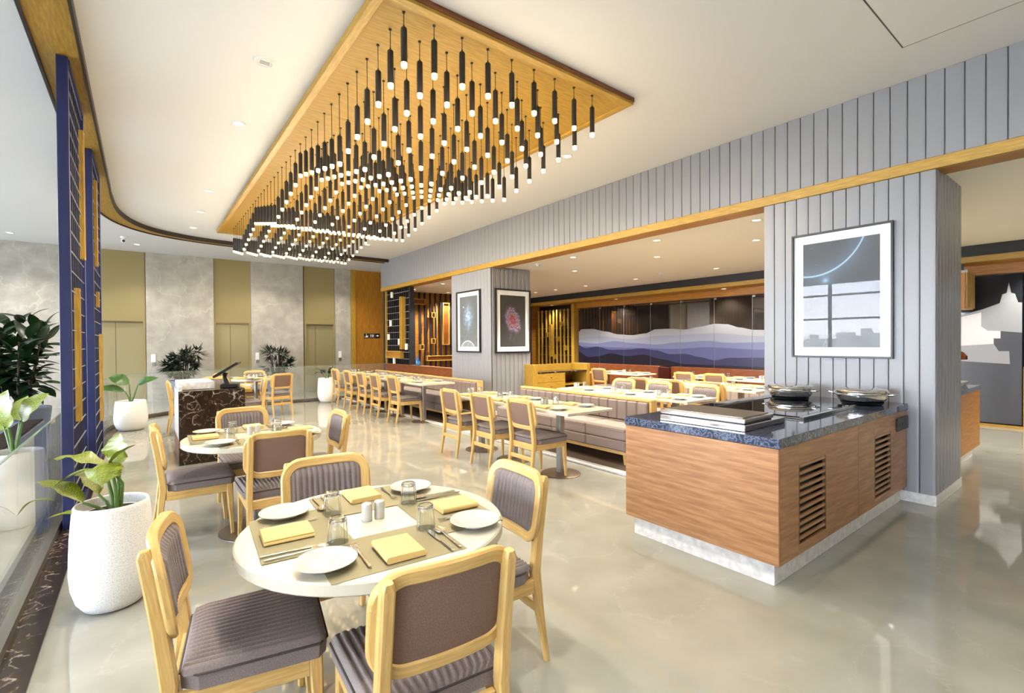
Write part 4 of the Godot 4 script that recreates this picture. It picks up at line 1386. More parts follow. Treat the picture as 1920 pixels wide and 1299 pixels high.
var tw := {}
func tableware() -> void:
	var s := MB.new()
	s.lathe([[0, 0.006], [0.052, 0.006], [0.060, 0.009], [0.092, 0.019], [0.0955, 0.0205], [0.0955, 0.0225], [0.092, 0.0225], [0.060, 0.0125], [0.052, 0.0095], [0, 0.009]], 48)
	s.lathe([[0.045, 0.007], [0.045, 0.0], [0.053, 0.0], [0.056, 0.007]], 32)
	tw.plate = s.mesh(45.0)
	# folded napkin: a cloth folded over three times
	s = MB.new()
	var prof := PackedVector2Array()
	for q in 7: prof.append(Vector2(-0.062 - 0.0075 * sin(PI * q / 6.0), 0.0075 - 0.0075 * cos(PI * q / 6.0)))
	prof.append(Vector2(0.06, 0.0135))
	prof.append(Vector2(0.063, 0.011))
	prof.append(Vector2(0.060, 0.0085))
	prof.append(Vector2(0.066, 0.0065))
	prof.append(Vector2(0.067, 0.003))
	prof.append(Vector2(0.062, 0.0))
	for q in prof.size(): prof[q] = Vector2(prof[q].x, prof[q].y * 1.45)
	s.prism(prof, 0.165, Transform3D(Basis.IDENTITY, Vector3(0, 0, -0.0825)))
	tw.napkin = s.mesh(40.0)
	# tumbler standing upside down, faceted flank
	s = MB.new()
	s.lathe([[0.0, 0.088], [0.026, 0.088], [0.030, 0.085], [0.0315, 0.078], [0.0335, 0.05], [0.0365, 0.012], [0.037, 0.0], [0.0345, 0.0], [0.034, 0.012], [0.031, 0.05], [0.028, 0.072], [0.022, 0.076], [0.0, 0.0765]], 14)
	tw.glass = s.mesh(20.0)
	s = MB.new()
	s.lathe([[0, 0.0], [0.019, 0.0], [0.021, 0.003], [0.0205, 0.055], [0.020, 0.066], [0.017, 0.070], [0.0, 0.0715]], 24)
	tw.shaker = s.mesh(50.0)
	s = MB.new()
	s.bar([Vector3(0, 0.0045, 0.105), Vector3(0, 0.0025, 0.02), Vector3(0, 0.0022, 0.008)], [[0.012, 0.004], [0.008, 0.004], [0.007, 0.003]], Vector3(1, 0, 0), 0.0012)
	s.bar([Vector3(0, 0.0022, 0.008), Vector3(0.001, 0.002, -0.04), Vector3(0.002, 0.0018, -0.09), Vector3(0.004, 0.0016, -0.11)], [[0.010, 0.002], [0.018, 0.002], [0.017, 0.0016], [0.004, 0.0012]], Vector3(1, 0, 0), 0.0006)
	tw.knife = s.mesh()
	s = MB.new()
	s.bar([Vector3(0, 0.0045, 0.10), Vector3(0, 0.004, 0.0), Vector3(0, 0.006, -0.045)], [[0.013, 0.003], [0.006, 0.003], [0.007, 0.003]], Vector3(1, 0, 0), 0.001)
	var rows := []
	for i in 9:
		var z := -0.045 - 0.055 * i / 8.0
		var hw := 0.019 * sqrt(maxf(0.02, 1.0 - pow((i - 3.6) / 4.7, 2)))
		var ring := PackedVector3Array()
		for k in 7:
			var f := -1.0 + k / 3.0
			ring.append(Vector3(f * hw, 0.007 - 0.0055 * (1.0 - f * f) * sin(PI * (i + 0.6) / 9.2), z))
		for k in range(6, -1, -1):
			var f := -1.0 + k / 3.0
			ring.append(Vector3(f * hw * 0.96, 0.0083 - 0.0055 * (1.0 - f * f) * sin(PI * (i + 0.6) / 9.2), z))
		rows.append(ring)
	s.loft(rows)
	tw.spoon = s.mesh(60.0)
	s = MB.new()
	s.bar([Vector3(0, 0.0045, 0.10), Vector3(0, 0.004, 0.0), Vector3(0, 0.005, -0.04), Vector3(0, 0.004, -0.055)], [[0.012, 0.003], [0.006, 0.003], [0.009, 0.0025], [0.022, 0.002]], Vector3(1, 0, 0), 0.001)
	for k in 4: s.bar([Vector3(-0.009 + k * 0.006, 0.004, -0.052), Vector3(-0.009 + k * 0.006, 0.002, -0.075), Vector3(-0.009 + k * 0.006, 0.005, -0.098)], [[0.0034, 0.002], [0.0032, 0.0018], [0.002, 0.0014]], Vector3(1, 0, 0), 0.0004)
	tw.fork = s.mesh()


func ware(kind: String, called: String, x: float, y: float, w: float, turn: float, label: String, cat: String, group := "") -> void:
	var o := show_mesh(called, tw[kind], {"plate": M.porcelain, "napkin": M.napkin, "glass": M.tumbler, "shaker": M.porcelain, "knife": M.steel, "spoon": M.steel, "fork": M.steel}[kind], self, V(x, y, w))
	o.rotation.y = turn
	tag(o, label, cat, group)


# one place on a round table: mat in front of a chair, (ox, ow) points from the table middle to the chair
func round_place(cx: float, cw: float, turn: float, table: String, seat: String, full := true) -> void:
	# local frame: +z towards the diner, +x to the diner's right
	var b := Basis(Vector3.UP, turn)
	var o := V(cx, 0.7405, cw)
	var put := func(p: Vector3) -> Vector3: return o + b * p
	var m := MB.new(); m.box(Vector3.ZERO, Vector3(0.45, 0.0007, 0.30), 0.0002)
	var mo := show_mesh("placemat", m.mesh(), M.mat, self, put.call(Vector3(-0.05, 0.0006 + 0.0009 * fmod(absf(turn) * 2.0 / PI + (1.0 if turn < -0.5 else 0.0), 4.0), 0.28)))
	mo.rotation.y = turn
	tag(mo, "olive woven placemat at the %s of the %s" % [seat, table], "placemat", "olive placemats on the round tables")
	for q in [["plate", "plate", Vector3(-0.26, 0.0045, 0.30), 0.0, "white plate beside the placemat at the %s of the %s"], ["napkin", "napkin", Vector3(-0.03, 0.0045, 0.325), 0.0, "folded yellow napkin at the %s of the %s"], ["glass", "tumbler", Vector3(0.13, 0.0045, 0.183), 0.0, "upturned glass tumbler at the %s of the %s"], ["knife", "knife", Vector3(0.122, 0.0045, 0.325), 0.0, "steel knife at the %s of the %s"], ["spoon", "spoon", Vector3(0.157, 0.0045, 0.32), 0.0, "steel spoon at the %s of the %s"], ["fork", "fork", Vector3(-0.148, 0.0045, 0.295), 0.0, "steel fork at the %s of the %s"]]:
		if not full and q[0] in ["knife", "spoon", "fork"]: continue
		var p: Vector3 = put.call(q[2])
		ware(q[0], q[1], p.x, p.y, -p.z, turn + q[3], q[4] % [seat, table], q[1], q[1] + "s on the round tables")


func round_setting(x: float, w: float, twist: float, table: String, full := true) -> void:
	var seats := {0.0: "near side", PI * 0.5: "buffet side", PI: "elevator side", -PI * 0.5: "rail side"}
	for a in seats:
		round_place(x, w, a + twist, table, seats[a], full)
	for i in 2:
		ware("shaker", "shaker", x - 0.03 + 0.052 * i, 0.7405, w + 0.03, 0.0, "white %s shaker in the middle of the %s" % [["salt", "pepper"][i], table], "shaker", "white shakers on the round tables")


func square_setting(x: float, w: float, phrase: String, group: String, shakers: bool) -> void:
	# two places facing each other across x
	for sg in [-1.0, 1.0]:
		var px: float = x + sg * 0.20
		var at: String = ("hall side" if sg < 0 else "wall side") + " of the " + phrase
		ware("plate", "plate", px, 0.7405, w - 0.19, 0.0, "white plate on the " + at, "plate", "plates, " + group)
		ware("napkin", "napkin", px, 0.7405, w + 0.02, 0.0 if sg < 0 else PI, "folded yellow napkin on the " + at, "napkin", "napkins, " + group)
		ware("glass", "tumbler", x + sg * 0.09, 0.7405, w + 0.17, 0.0, "glass tumbler on the " + at, "tumbler", "tumblers, " + group)
		ware("fork", "fork", px, 0.7405, w - 0.075, -sg * PI / 2, "steel fork on the " + at, "fork", "forks, " + group)
		ware("knife", "knife", px, 0.7405, w + 0.12, -sg * PI / 2, "steel knife on the " + at, "knife", "knives, " + group)
	if shakers:
		for i in 2: ware("shaker", "shaker", x - 0.03 + i * 0.06, 0.7405, w + 0.26, 0.0, "white shaker, %s of the pair on the %s" % [["hall side", "wall side"][i], phrase], "shaker", "shakers, " + group)


func bench(x0: float, x1: float, w0: float, w1: float, turn_back: float, label: String, seg: float) -> void:
	# seat front at x0, back at x1 (x1 > x0 means it faces -x)
	var b := thing("banquette_bench", label, "bench", V(x0, 0, w0), 0.0, "grey banquette benches")
	var L := w1 - w0
	var D := absf(x1 - x0)
	var sg := signf(x1 - x0)
	var n := int(round(L / seg))
	var P := func(x: float, y: float, w: float) -> Vector3: return Vector3(sg * x, y, -w)
	boxed("seat_rail", P.call(0.02, 0.125, 0.0), P.call(0.06, 0.165, L), M.oak, b, 0.003)
	boxed("end_rail", P.call(0.06, 0.125, 0.0), P.call(D - 0.1, 0.165, 0.04), M.oak, b, 0.003)
	boxed("back_board", P.call(D - 0.04, 0.125, 0.0), P.call(D, 0.73, L), M.oak, b, 0.003)
	boxed("top_rail", P.call(D - 0.115, 0.70, 0.0), P.call(D - 0.041, 0.735, L), M.oak, b, 0.006)
	for e in [0.0, L - 0.035]: boxed("end_post", P.call(D - 0.115, 0.165, e), P.call(D - 0.041, 0.699, e + 0.035), M.oak, b, 0.004)
	var k := int(ceil(L / 1.3)) + 1
	for i in k:
		for q in [0.06, D - 0.06]:
			var s := MB.new()
			var at: Vector3 = P.call(q, 0.0, 0.05 + (L - 0.1) * i / (k - 1))
			s.bar([at, at + Vector3(0, 0.124, 0)], [[0.026, 0.026], [0.045, 0.045]], Vector3(1, 0, 0), 0.003)
			part("leg", s, M.oak, b)
	var step := L / n
	for i in n:
		var s := MB.new()
		var a := step * i + 0.002
		var e := step * (i + 1) - 0.002
		s.slab(P.call(0.0, 0.168, a), P.call(0.045, 0.29, e), 0.012)
		s.slab(P.call(0.002, 0.293, a), P.call(0.045, 0.40, e), 0.012)
		s.slab(P.call(0.0, 0.375, a), P.call(D - 0.13, 0.445, e), 0.02)
		part("seat_cushion", s, M.bench_fabric, b)
	var m := int(round((L - 0.07) / 0.16))
	var st2 := (L - 0.074) / m
	for i in m:
		var s := MB.new()
		s.slab(P.call(D - 0.155, 0.45, 0.037 + st2 * i + 0.0015), P.call(D - 0.045, 0.698, 0.037 + st2 * (i + 1) - 0.0015), 0.014)
		part("back_channel", s, M.bench_fabric, b)


func build_furniture() -> void:
	tableware()
	var t1 := "table by the speckled pot"
	var t2 := "table before the black podium"
	# first round table
	round_table(0.735, 1.85, 0.50, "white round table laid for four, beside the big speckled pot")
	chair(0.697, 1.42, 0.10, 1.0, "oak chair turning its brown back to us at the %s" % t1, "chairs round the near table")
	chair(0.295, 1.93, 1.0, -0.16, "oak chair seen from its side between the speckled pot and its round table", "chairs round the near table")
	chair(1.185, 1.85, -1.0, 0.06, "oak chair with bluish ribbed back at the %s, nearest the buffet" % t1, "chairs round the near table")
	chair(0.74, 2.36, -0.08, -1.0, "oak chair with brown ribbed back beyond the %s" % t1, "chairs round the near table")
	round_setting(0.735, 1.85, -0.07, "table by the speckled pot")
	# second round table
	round_table(0.69, 4.22, 0.485, "white round table laid for four, before the black marble podium")
	chair(0.75, 3.83, 0.04, 1.0, "oak chair turning its brown back to us at the %s" % t2, "chairs round the second table")
	chair(0.32, 4.42, 1.0, 0.0, "oak chair seen from its side at the %s, nearest the rail" % t2, "chairs round the second table")
	chair(1.12, 4.31, -1.0, 0.03, "oak chair with grey back on the buffet side of the %s" % t2, "chairs round the second table")
	chair(0.75, 4.86, 0.08, -1.0, "oak chair with ribbed back against the black marble podium", "chairs round the second table")
	round_setting(0.69, 4.22, -0.02, "table before the black podium")
	# tables behind the podium
	round_table(1.06, 9.5, 0.45, "white round table mostly hidden behind the black podium")
	chair(0.58, 9.6, 1.0, 0.0, "oak chair seen edge-on past the white side of the podium", "chairs behind the podium")
	chair(1.45, 9.45, -1.0, 0.1, "oak chair seen from its side past the dark end of the podium", "chairs behind the podium")
	chair(1.05, 10.05, 0.0, -1.0, "oak chair whose back peeps over the podium ledge", "chairs behind the podium")
	round_table(1.86, 11.2, 0.45, "white round table near the bend of the glass rail")
	chair(2.16, 10.72, -0.25, 1.0, "oak chair turning its brown back at the far round table by the rail", "chairs behind the podium")
	chair(1.44, 11.35, 1.0, -0.4, "oak chair behind the till at the far round table by the rail", "chairs behind the podium")
	chair(1.95, 11.78, -0.1, -1.0, "oak chair between the far round table and the glass rail", "chairs behind the podium")
	round_setting(1.86, 11.2, 0.3, "far table near the rail", false)
	# far row along the first bench
	bench(4.42, 5.06, 7.5, 12.5, 0.0, "grey channelled bench with oak frame along the low wooden wall", 0.7)
	var fw := [8.22, 9.08, 9.82, 10.65, 11.5]
	var fl := [8.03, 8.98, 9.75, 10.58, 11.42]
	var fs := [1.14, 0.72, 0.72, 0.72, 0.72]
	var nth := ["first", "second", "third", "fourth", "fifth"]
	for i in 5:
		chair(3.83, fw[i], 1.0, 0.0, "oak chair at the far bench row, %s counted from the boarded pillar" % nth[i], "chairs of the far bench row")
		square_table(4.10, fl[i], 0.66, fs[i], "white square table in the far bench row, %s counted from the boarded pillar" % nth[i], "tables of the far bench row")
		square_setting(4.10, fl[i], nth[i] + " table of the far bench row", "far bench row", i % 2 == 0)
	# near row between the pillar and the counter
	bench(4.40, 5.0, 3.6, 6.15, 0.0, "grey channelled bench with oak frame between boarded pillar and buffet counter", 0.64)
	var nw := [3.95, 4.68, 5.40]
	var nl := [3.88, 4.71, 5.43]
	var ns := [0.92, 0.70, 0.70]
	for i in 3:
		chair(3.38, nw[i], 1.0, 0.0, "oak chair with smooth back at the middle bench row, %s from the buffet counter" % nth[i], "chairs of the middle bench row")
		square_table(3.64, nl[i], 0.66, ns[i], "white square table in the middle bench row, %s from the buffet counter" % nth[i], "tables of the middle bench row")
		square_setting(3.64, nl[i], nth[i] + " table of the middle bench row", "middle bench row", i != 1)
	# inner dining room
	for i in 3:
		square_table(5.36, 3.58 + i * 0.75, 0.64, 0.74, "white square table right behind the middle bench, %s from the buffet counter" % nth[i], "tables behind the middle bench")
		square_setting(5.36, 3.58 + i * 0.75, nth[i] + " table behind the middle bench", "behind the middle bench", true)
		chair(5.86, [3.62, 4.36, 5.02][i], -1.0, 0.0, "oak chair facing the hall behind the middle bench, %s from the buffet counter" % nth[i], "inner chairs facing the hall")
		chair(6.77, [3.78, 4.44, 5.06][i], 1.0, 0.0, "oak chair turning its back in the inner room, %s from the buffet counter" % nth[i], "inner chairs turned away")
	for i in 3:
		square_table(7.05, 3.6 + i * 0.75, 0.64, 0.74, "white square table in the inner room, %s of its row from the big pillar" % nth[i], "tables of the second inner row")
		square_setting(7.05, 3.6 + i * 0.75, nth[i] + " table of the second inner row", "second inner row", true)
	bench(7.32, 7.9, 3.0, 5.9, 0.0, "brown channelled bench standing in the middle of the inner dining room", 0.7)
	for i in 2:
		chair(8.52, [4.72, 5.34][i], 1.0, 0.0, "oak chair near the printed glass, %s from the big pillar" % nth[i], "chairs near the printed glass")
	for i in 3:
		square_table(8.86, 3.9 + i * 0.75, 0.64, 0.74, "white square table near the printed glass, %s of its row from the big pillar" % nth[i], "tables near the printed glass")
		square_setting(8.86, 3.9 + i * 0.75, nth[i] + " table near the printed glass", "near the printed glass", true)
	chair(8.32, 7.35, 1.0, 0.0, "oak chair standing alone beside the wooden sideboard", "chairs near the sideboard")
	for i in 2:
		square_table(8.66, 6.85 + i * 0.75, 0.64, 0.74, "white square table beside the wooden sideboard, %s from the printed glass" % nth[i], "tables near the sideboard")
		square_setting(8.66, 6.85 + i * 0.75, nth[i] + " table beside the sideboard", "beside the sideboard", true)
	# sideboard
	var c := thing("sideboard", "golden wooden sideboard with drawers and an open shelf behind the middle bench", "sideboard", V(6.28, 0, 7.48))
	boxed("side_post", Vector3(0, 0, -0.5), Vector3(0.12, 0.985, 0), M.gold_wood, c, 0.003)
	boxed("side_post", Vector3(1.56, 0, -0.5), Vector3(1.66, 0.965, 0), M.gold_wood, c, 0.003)
	boxed("back_board", Vector3(0.12, 0.70, -0.5), Vector3(1.56, 0.965, -0.47), M.gold_wood, c)
	boxed("worktop", Vector3(0.12, 0.80, -0.469), Vector3(1.56, 0.825, -0.01), M.dark_marble, c)
	boxed("divider", Vector3(0.88, 0.04, -0.469), Vector3(0.91, 0.80, -0.02), M.gold_wood, c)
	boxed("shelf", Vector3(0.91, 0.52, -0.469), Vector3(1.56, 0.545, -0.02), M.gold_wood, c)
	boxed("rear_panel", Vector3(0.12, 0.04, -0.5), Vector3(1.56, 0.699, -0.47), M.brown_wood, c)
	boxed("kick", Vector3(0.12, 0.0, -0.45), Vector3(1.56, 0.04, -0.03), M.black, c)
	for i in 4:
		var d := boxed("drawer", Vector3(0.124, 0.045 + i * 0.188, -0.46), Vector3(0.876, 0.228 + i * 0.188, -0.012), M.gold_wood, c, 0.003)
		var s := MB.new(); s.lathe([[0, 0.014], [0.012, 0.014], [0.013, 0.0], [0, 0.0]], 12, Vector3(0.5, 0.137 + i * 0.188, -0.012), Basis(Vector3.RIGHT, PI / 2))
		part("knob", s, M.bronze, d)


# ------------------------------------------------------------------ pictures
func framed(called: String, label: String, at: Vector3, turn: float, w: float, h: float, frame: float, mount: float, img: Image, group := "", glazing := "matte_glass") -> void:
	# local: x along the wall, z out of the wall
	var p := thing(called, label, "picture", at, turn, group)
	var s := MB.new()
	for sg in [-1.0, 1.0]:
		s.box(Vector3(sg * (w / 2 - frame / 2), 0, 0.02), Vector3(frame, h, 0.04), 0.002)
		s.box(Vector3(0, sg * (h / 2 - frame / 2), 0.02), Vector3(w - 2 * frame, frame, 0.04), 0.002)
	part("frame", s, M.frame_black, p)
	s = MB.new(); s.box(Vector3(0, 0, 0.006), Vector3(w - 2 * frame, h - 2 * frame, 0.012))
	part("mount", s, M.mount, p)
	var iw := w - 2 * frame - 2 * mount
	var ih := h - 2 * frame - 2 * mount
	s = MB.new()
	s.quad(Vector3(-iw / 2, -ih / 2, 0.0128), Vector3(iw / 2, -ih / 2, 0.0128), Vector3(iw / 2, ih / 2, 0.0128), Vector3(-iw / 2, ih / 2, 0.0128), Vector2(0, 1), Vector2(1, 1), Vector2(1, 0), Vector2(0, 0))
	part("print", s, picture(img), p)
	s = MB.new(); s.box(Vector3(0, 0, 0.022), Vector3(w - 2 * frame, h - 2 * frame, 0.003))
	part("glazing", s, M[glazing], p)


func build_pictures() -> void:
	var n1 := FastNoiseLite.new(); n1.seed = 3; n1.frequency = 0.018; n1.fractal_octaves = 5
	var n2 := FastNoiseLite.new(); n2.seed = 9; n2.frequency = 0.045; n2.fractal_octaves = 4
	# planet rim with a bright star on a dark ground
	var a := Image.create(200, 290, false, Image.FORMAT_RGB8)
	for y in 290:
		for x in 200:
			var r := Vector2(x - 20, (y + 60)).length()
			var ring := exp(-pow((r - 152.0) / 2.2, 2)) * 0.5
			var halo := exp(-pow((r - 150.0) / 26.0, 2)) * 0.10
			var star := 26.0 / (60.0 + pow(x - 62, 2) + pow(y - 106, 2) * 1.4)
			var r2 := Vector2(x - 150, y - 320).length()
			var low := exp(-pow((r2 - 100.0) / 2.5, 2)) * 0.18
			a.set_pixel(x, y, Color(0.13 + ring * 0.7 + star * 0.8 + halo + low, 0.175 + ring * 0.9 + star + halo * 1.2 + low, 0.215 + ring + star * 1.2 + halo * 1.5 + low))
	framed("framed_picture", "large black framed print of a planet rim above the buffet counter", V(FX - 0.001, 1.905, 1.79), -PI / 2, 0.86, 1.26, 0.018, 0.085, a, "framed space prints", "print_glass")
	# blue misty nebula over a moon rim
	var b := Image.create(160, 300, false, Image.FORMAT_RGB8)
	for y in 300:
		for x in 160:
			var f := exp(-pow((x - 78) / 34.0, 2) - pow((y - 122) / 62.0, 2))
			var g := n1.get_noise_2d(x * 2, y * 2) * 0.5 + 0.5
			var star := exp(-(pow(x - 34, 2) + pow(y - 62, 2)) / 8.0)
			var r := Vector2(x - 72, y - 330).length()
			var rim := exp(-pow((r - 66.0) / 2.0, 2)) * 0.5 + (0.12 if r < 66 else 0.0)
			var cl := clampf((y - 150) / 150.0, 0, 1) * g * 0.28
			b.set_pixel(x, y, Color(0.25 + f * g * 0.45 + star + rim + cl * 0.6, 0.275 + f * g * 0.58 + star + rim + cl * 0.6, 0.285 + f * g * 0.78 + star + rim + cl * 0.6))
	framed("framed_picture", "black framed print of a pale blue nebula over a moon rim, on grey boards", V(FX - 0.001, 1.888, 8.565), -PI / 2, 0.92, 1.29, 0.03, 0.085, b, "framed space prints")
	# pink and white nebula on a dark brown ground
	var c := Image.create(180, 300, false, Image.FORMAT_RGB8)
	for y in 300:
		for x in 180:
			var q := Vector2(x - 88, y - 142).rotated(0.35)
			q.x *= 1.55
			var ang := q.angle()
			var d := q.length() * (1.0 + 0.20 * n2.get_noise_2d(cos(ang) * 40.0, sin(ang) * 40.0)) + n2.get_noise_2d(x * 1.5, y * 1.5) * 12.0
			var shell := exp(-pow((d - 62.0) / 20.0, 2)) * (0.55 + 0.6 * n2.get_noise_2d(x * 2.2, y * 2.2))
			var core := exp(-pow(d / 24.0, 2))
			var inner := exp(-pow((d - 36.0) / 10.0, 2)) * 0.5
			var wisp := maxf(0.0, n1.get_noise_2d(x * 2 + 400, y * 2)) * 0.9 * exp(-pow((y - 245) / 26.0, 2)) * exp(-pow((x - 78) / 34.0, 2))
			var sp := 0.6 if hash(x * 7919 + y * 104729) % 900 == 0 else 0.0
			c.set_pixel(x, y, Color(0.065 + shell * 0.72 + core * 0.62 + inner * 0.8 + wisp * 0.5 + sp, 0.04 + shell * 0.62 + core * 0.16 + inner * 0.55 + wisp * 0.45 + sp, 0.028 + shell * 0.85 + core * 0.36 + inner * 0.5 + wisp * 0.8 + sp))
	framed("framed_picture", "black framed print of a pink and white nebula on dark brown ground", V(5.985, 1.878, 7.774), 0.0, 0.90, 1.29, 0.03, 0.095, c, "framed space prints")


# ------------------------------------------------------------------ plants
# leaf blade: from base to tip, bulging up by arch, folded along the midrib
func blade(base: Vector3, tip: Vector3, width: float, arch: float, fold: float, up := Vector3.UP, n := 8, wavy := 0.0) -> MB:
	var s := MB.new()
	var ax := tip - base
	var side := ax.cross(up).normalized()
	var nrm := side.cross(ax).normalized()
	var rows := []
	for i in n + 1:
		var f := float(i) / n
		var hw := width * 0.5 * pow(sin(PI * pow(f, 0.82)), 0.72) if i > 0 and i < n else 0.0012
		var mid := base + ax * f + nrm * (arch * sin(PI * f) * ax.length())
		var k := fold * hw + wavy * hw * sin(f * 17.0)
		var k2 := fold * hw + wavy * hw * sin(f * 15.0 + 1.3)
		rows.append([mid - side * hw + nrm * k, mid - side * hw * 0.5 + nrm * k * 0.35, mid, mid + side * hw * 0.5 + nrm * k2 * 0.35, mid + side * hw + nrm * k2])
	for i in n:
		for j in 4:
			s.quad(rows[i][j], rows[i][j + 1], rows[i + 1][j + 1], rows[i + 1][j], Vector2(i / 8.0, j / 12.0), Vector2(i / 8.0, (j + 1) / 12.0), Vector2((i + 1) / 8.0, (j + 1) / 12.0), Vector2((i + 1) / 8.0, j / 12.0))
	return s


func pot(parent: Node3D, r: float, h: float, mat: Material) -> void:
	# belly pot: narrow mouth, widest low down
	var s := MB.new()
	s.lathe([[0, 0.0], [r * 0.55, 0.0], [r * 0.70, h * 0.02], [r * 0.86, h * 0.10], [r * 0.96, h * 0.22], [r, h * 0.36], [r * 0.99, h * 0.52], [r * 0.965, h * 0.72], [r * 0.91, h * 0.95], [r * 0.89, h * 0.985], [r * 0.865, h], [r * 0.835, h * 0.995], [r * 0.82, h * 0.97], [r * 0.84, h * 0.90], [0, h * 0.86]], 48)
	part("pot", s, mat, parent, "", 50.0)
	s = MB.new()
	s.lathe([[0, h * 0.905], [r * 0.3, h * 0.91], [r * 0.842, h * 0.895]], 24)
	part("soil", s, M.soil, parent)


func stalk(parent: Node3D, pts: Array, r0: float, r1: float) -> void:
	var s := MB.new()
	var radii := []
	for i in pts.size(): radii.append(lerpf(r0, r1, float(i) / (pts.size() - 1)))
	s.tube(pts, radii, 7)
	part("stem", s, M.stem, parent)


func build_plants() -> void:
	# big speckled pot with a spotted broad-leaved plant; the node looks at the camera so x runs across the view
	var p := thing("potted_plant", "spotted broad-leaved plant in a big speckled white pot beside the near table", "potted plant", V(-0.145, 0, 3.50), -YAW, "plants in white pots")
	pot(p, 0.188, 0.575, M.terrazzo)
	# each leaf: base x y z, tip x y z, width, arch, fold, wavy
	var L := [
		[[-0.11, 0.585, 0.06], [-0.405, 0.69, 0.03], 0.115, 0.10, 0.25, 0.12],
		[[-0.055, 0.765, -0.02], [-0.355, 0.80, 0.02], 0.15, 0.14, 0.10, 0.16],
		[[-0.13, 0.755, -0.01], [-0.27, 0.675, 0.06], 0.10, 0.05, 0.2, 0.0],
		[[0.015, 0.775, -0.04], [0.008, 0.945, -0.05], 0.165, 0.10, 0.18, 0.12],
		[[0.005, 0.80, 0.02], [0.04, 0.70, 0.12], 0.17, 0.25, -0.25, 0.2],
		[[0.01, 0.79, 0.03], [0.155, 0.895, 0.02], 0.05, 0.06, 0.5, 0.1],
		[[-0.075, 0.61, 0.0], [-0.27, 0.71, -0.06], 0.11, 0.22, 0.3, 0.2],
		[[-0.245, 0.605, 0.08], [-0.43, 0.53, 0.10], 0.03, 0.20, 0.4, 0.0],
		[[-0.05, 0.545, 0.12], [-0.21, 0.535, 0.17], 0.055, 0.08, 0.35, 0.1]]
	for q in L:
		var b := Vector3(q[0][0], q[0][1], q[0][2])
		var t := Vector3(q[1][0], q[1][1], q[1][2])
		var up := Vector3.UP if absf((t - b).normalized().y) < 0.8 else Vector3(-0.2, 0.2, 1)
		part("leaf", blade(b, t, q[2], q[3], q[4], up, 12, q[5]), M.leaf_lime, p, "", 60.0)
	for q in [[[0.02, 0.51, 0.0], [-0.015, 0.66, 0.0], [-0.055, 0.765, -0.02]], [[0.025, 0.51, 0.0], [0.02, 0.65, -0.02], [0.015, 0.775, -0.04]], [[0.035, 0.51, 0.01], [0.035, 0.66, 0.02], [0.01, 0.80, 0.02]], [[0.0, 0.51, 0.02], [-0.05, 0.555, 0.04], [-0.11, 0.585, 0.06]], [[0.0, 0.51, 0.0], [-0.03, 0.57, 0.0], [-0.075, 0.61, 0.0]], [[0.03, 0.51, -0.02], [0.05, 0.67, -0.01], [0.01, 0.79, 0.03]]]:
		var pts := []
		for k in q: pts.append(Vector3(k[0], k[1], k[2]))
		stalk(p, pts, 0.011, 0.007)
	# white pot in the bend of the rail
	var p2 := thing("potted_plant", "smooth white pot with three arching green leaves in the bend of the glass rail", "potted plant", V(-0.17, 0, 10.45), -0.2, "plants in white pots")
	pot(p2, 0.235, 0.50, M.pot_white)
	for q in [[[-0.08, 0.66, 0], [-0.44, 0.72, 0.05], 0.13], [[-0.02, 0.78, 0], [-0.30, 0.90, -0.02], 0.20], [[0.10, 0.76, 0], [0.40, 0.87, 0.03], 0.13]]:
		var b := Vector3(q[0][0], q[0][1], q[0][2])
		part("leaf", blade(b, Vector3(q[1][0], q[1][1], q[1][2]), q[2], 0.16, 0.2, Vector3(0, 0.8, 1), 10, 0.08), M.leaf_mid, p2, "", 60.0)
		stalk(p2, [Vector3(0.0, 0.44, 0), Vector3(b.x * 0.4, 0.56, 0), b], 0.014, 0.009)
	# white pot behind the far bench chairs
	var p3 := thing("potted_plant", "white pot with dark drooping leaves behind the last chairs of the far row", "potted plant", V(3.62, 0, 12.25), 0.4, "plants in white pots")
	pot(p3, 0.23, 0.60, M.pot_white)
	for q in [[-0.45, 0.72, 0.1, 0.09], [-0.3, 0.85, -0.1, 0.10], [0.2, 0.9, 0.0, 0.10], [0.05, 0.80, -0.3, 0.10], [-0.1, 0.78, 0.3, 0.10]]:
		var b := Vector3(q[0] * 0.35, 0.70, q[2] * 0.35)
		part("leaf", blade(b, Vector3(q[0], q[1], q[2]), q[3], 0.15, 0.2, Vector3.UP, 8), M.leaf_dark, p3, "", 60.0)
		stalk(p3, [Vector3(0, 0.53, 0), b], 0.012, 0.008)
	# white pot outside the rail
	var p4 := thing("potted_plant", "white pot with broad lime leaves outside the glass rail", "potted plant", V(-0.83, 0, 5.5), -0.75, "plants in white pots")
	pot(p4, 0.2, 0.60, M.pot_white)
	for q in [[[-0.1, 0.85, 0.0], [-0.40, 0.98, 0.06], 0.20], [[0.02, 0.80, 0.05], [0.03, 1.10, 0.06], 0.22], [[0.08, 0.84, 0.0], [0.25, 1.06, -0.06], 0.17], [[-0.04, 0.78, 0.0], [-0.33, 0.88, -0.15], 0.15], [[0.0, 0.84, -0.05], [-0.12, 1.02, -0.2], 0.17]]:
		var b := Vector3(q[0][0], q[0][1], q[0][2])
		part("leaf", blade(b, Vector3(q[1][0], q[1][1], q[1][2]), q[2], 0.12, 0.22, Vector3(0, 0.5, 1), 10, 0.1), M.leaf_lime, p4, "", 60.0)
		stalk(p4, [Vector3(0.0, 0.53, 0), Vector3(b.x * 0.5, 0.70, b.z * 0.5), b], 0.013, 0.009)
	# white pot by the far round tables
	var p5 := thing("potted_plant", "white pot with a single lime leaf behind the black podium", "potted plant", V(0.62, 0, 8.35), -0.6, "plants in white pots")
	pot(p5, 0.2, 0.50, M.pot_white)
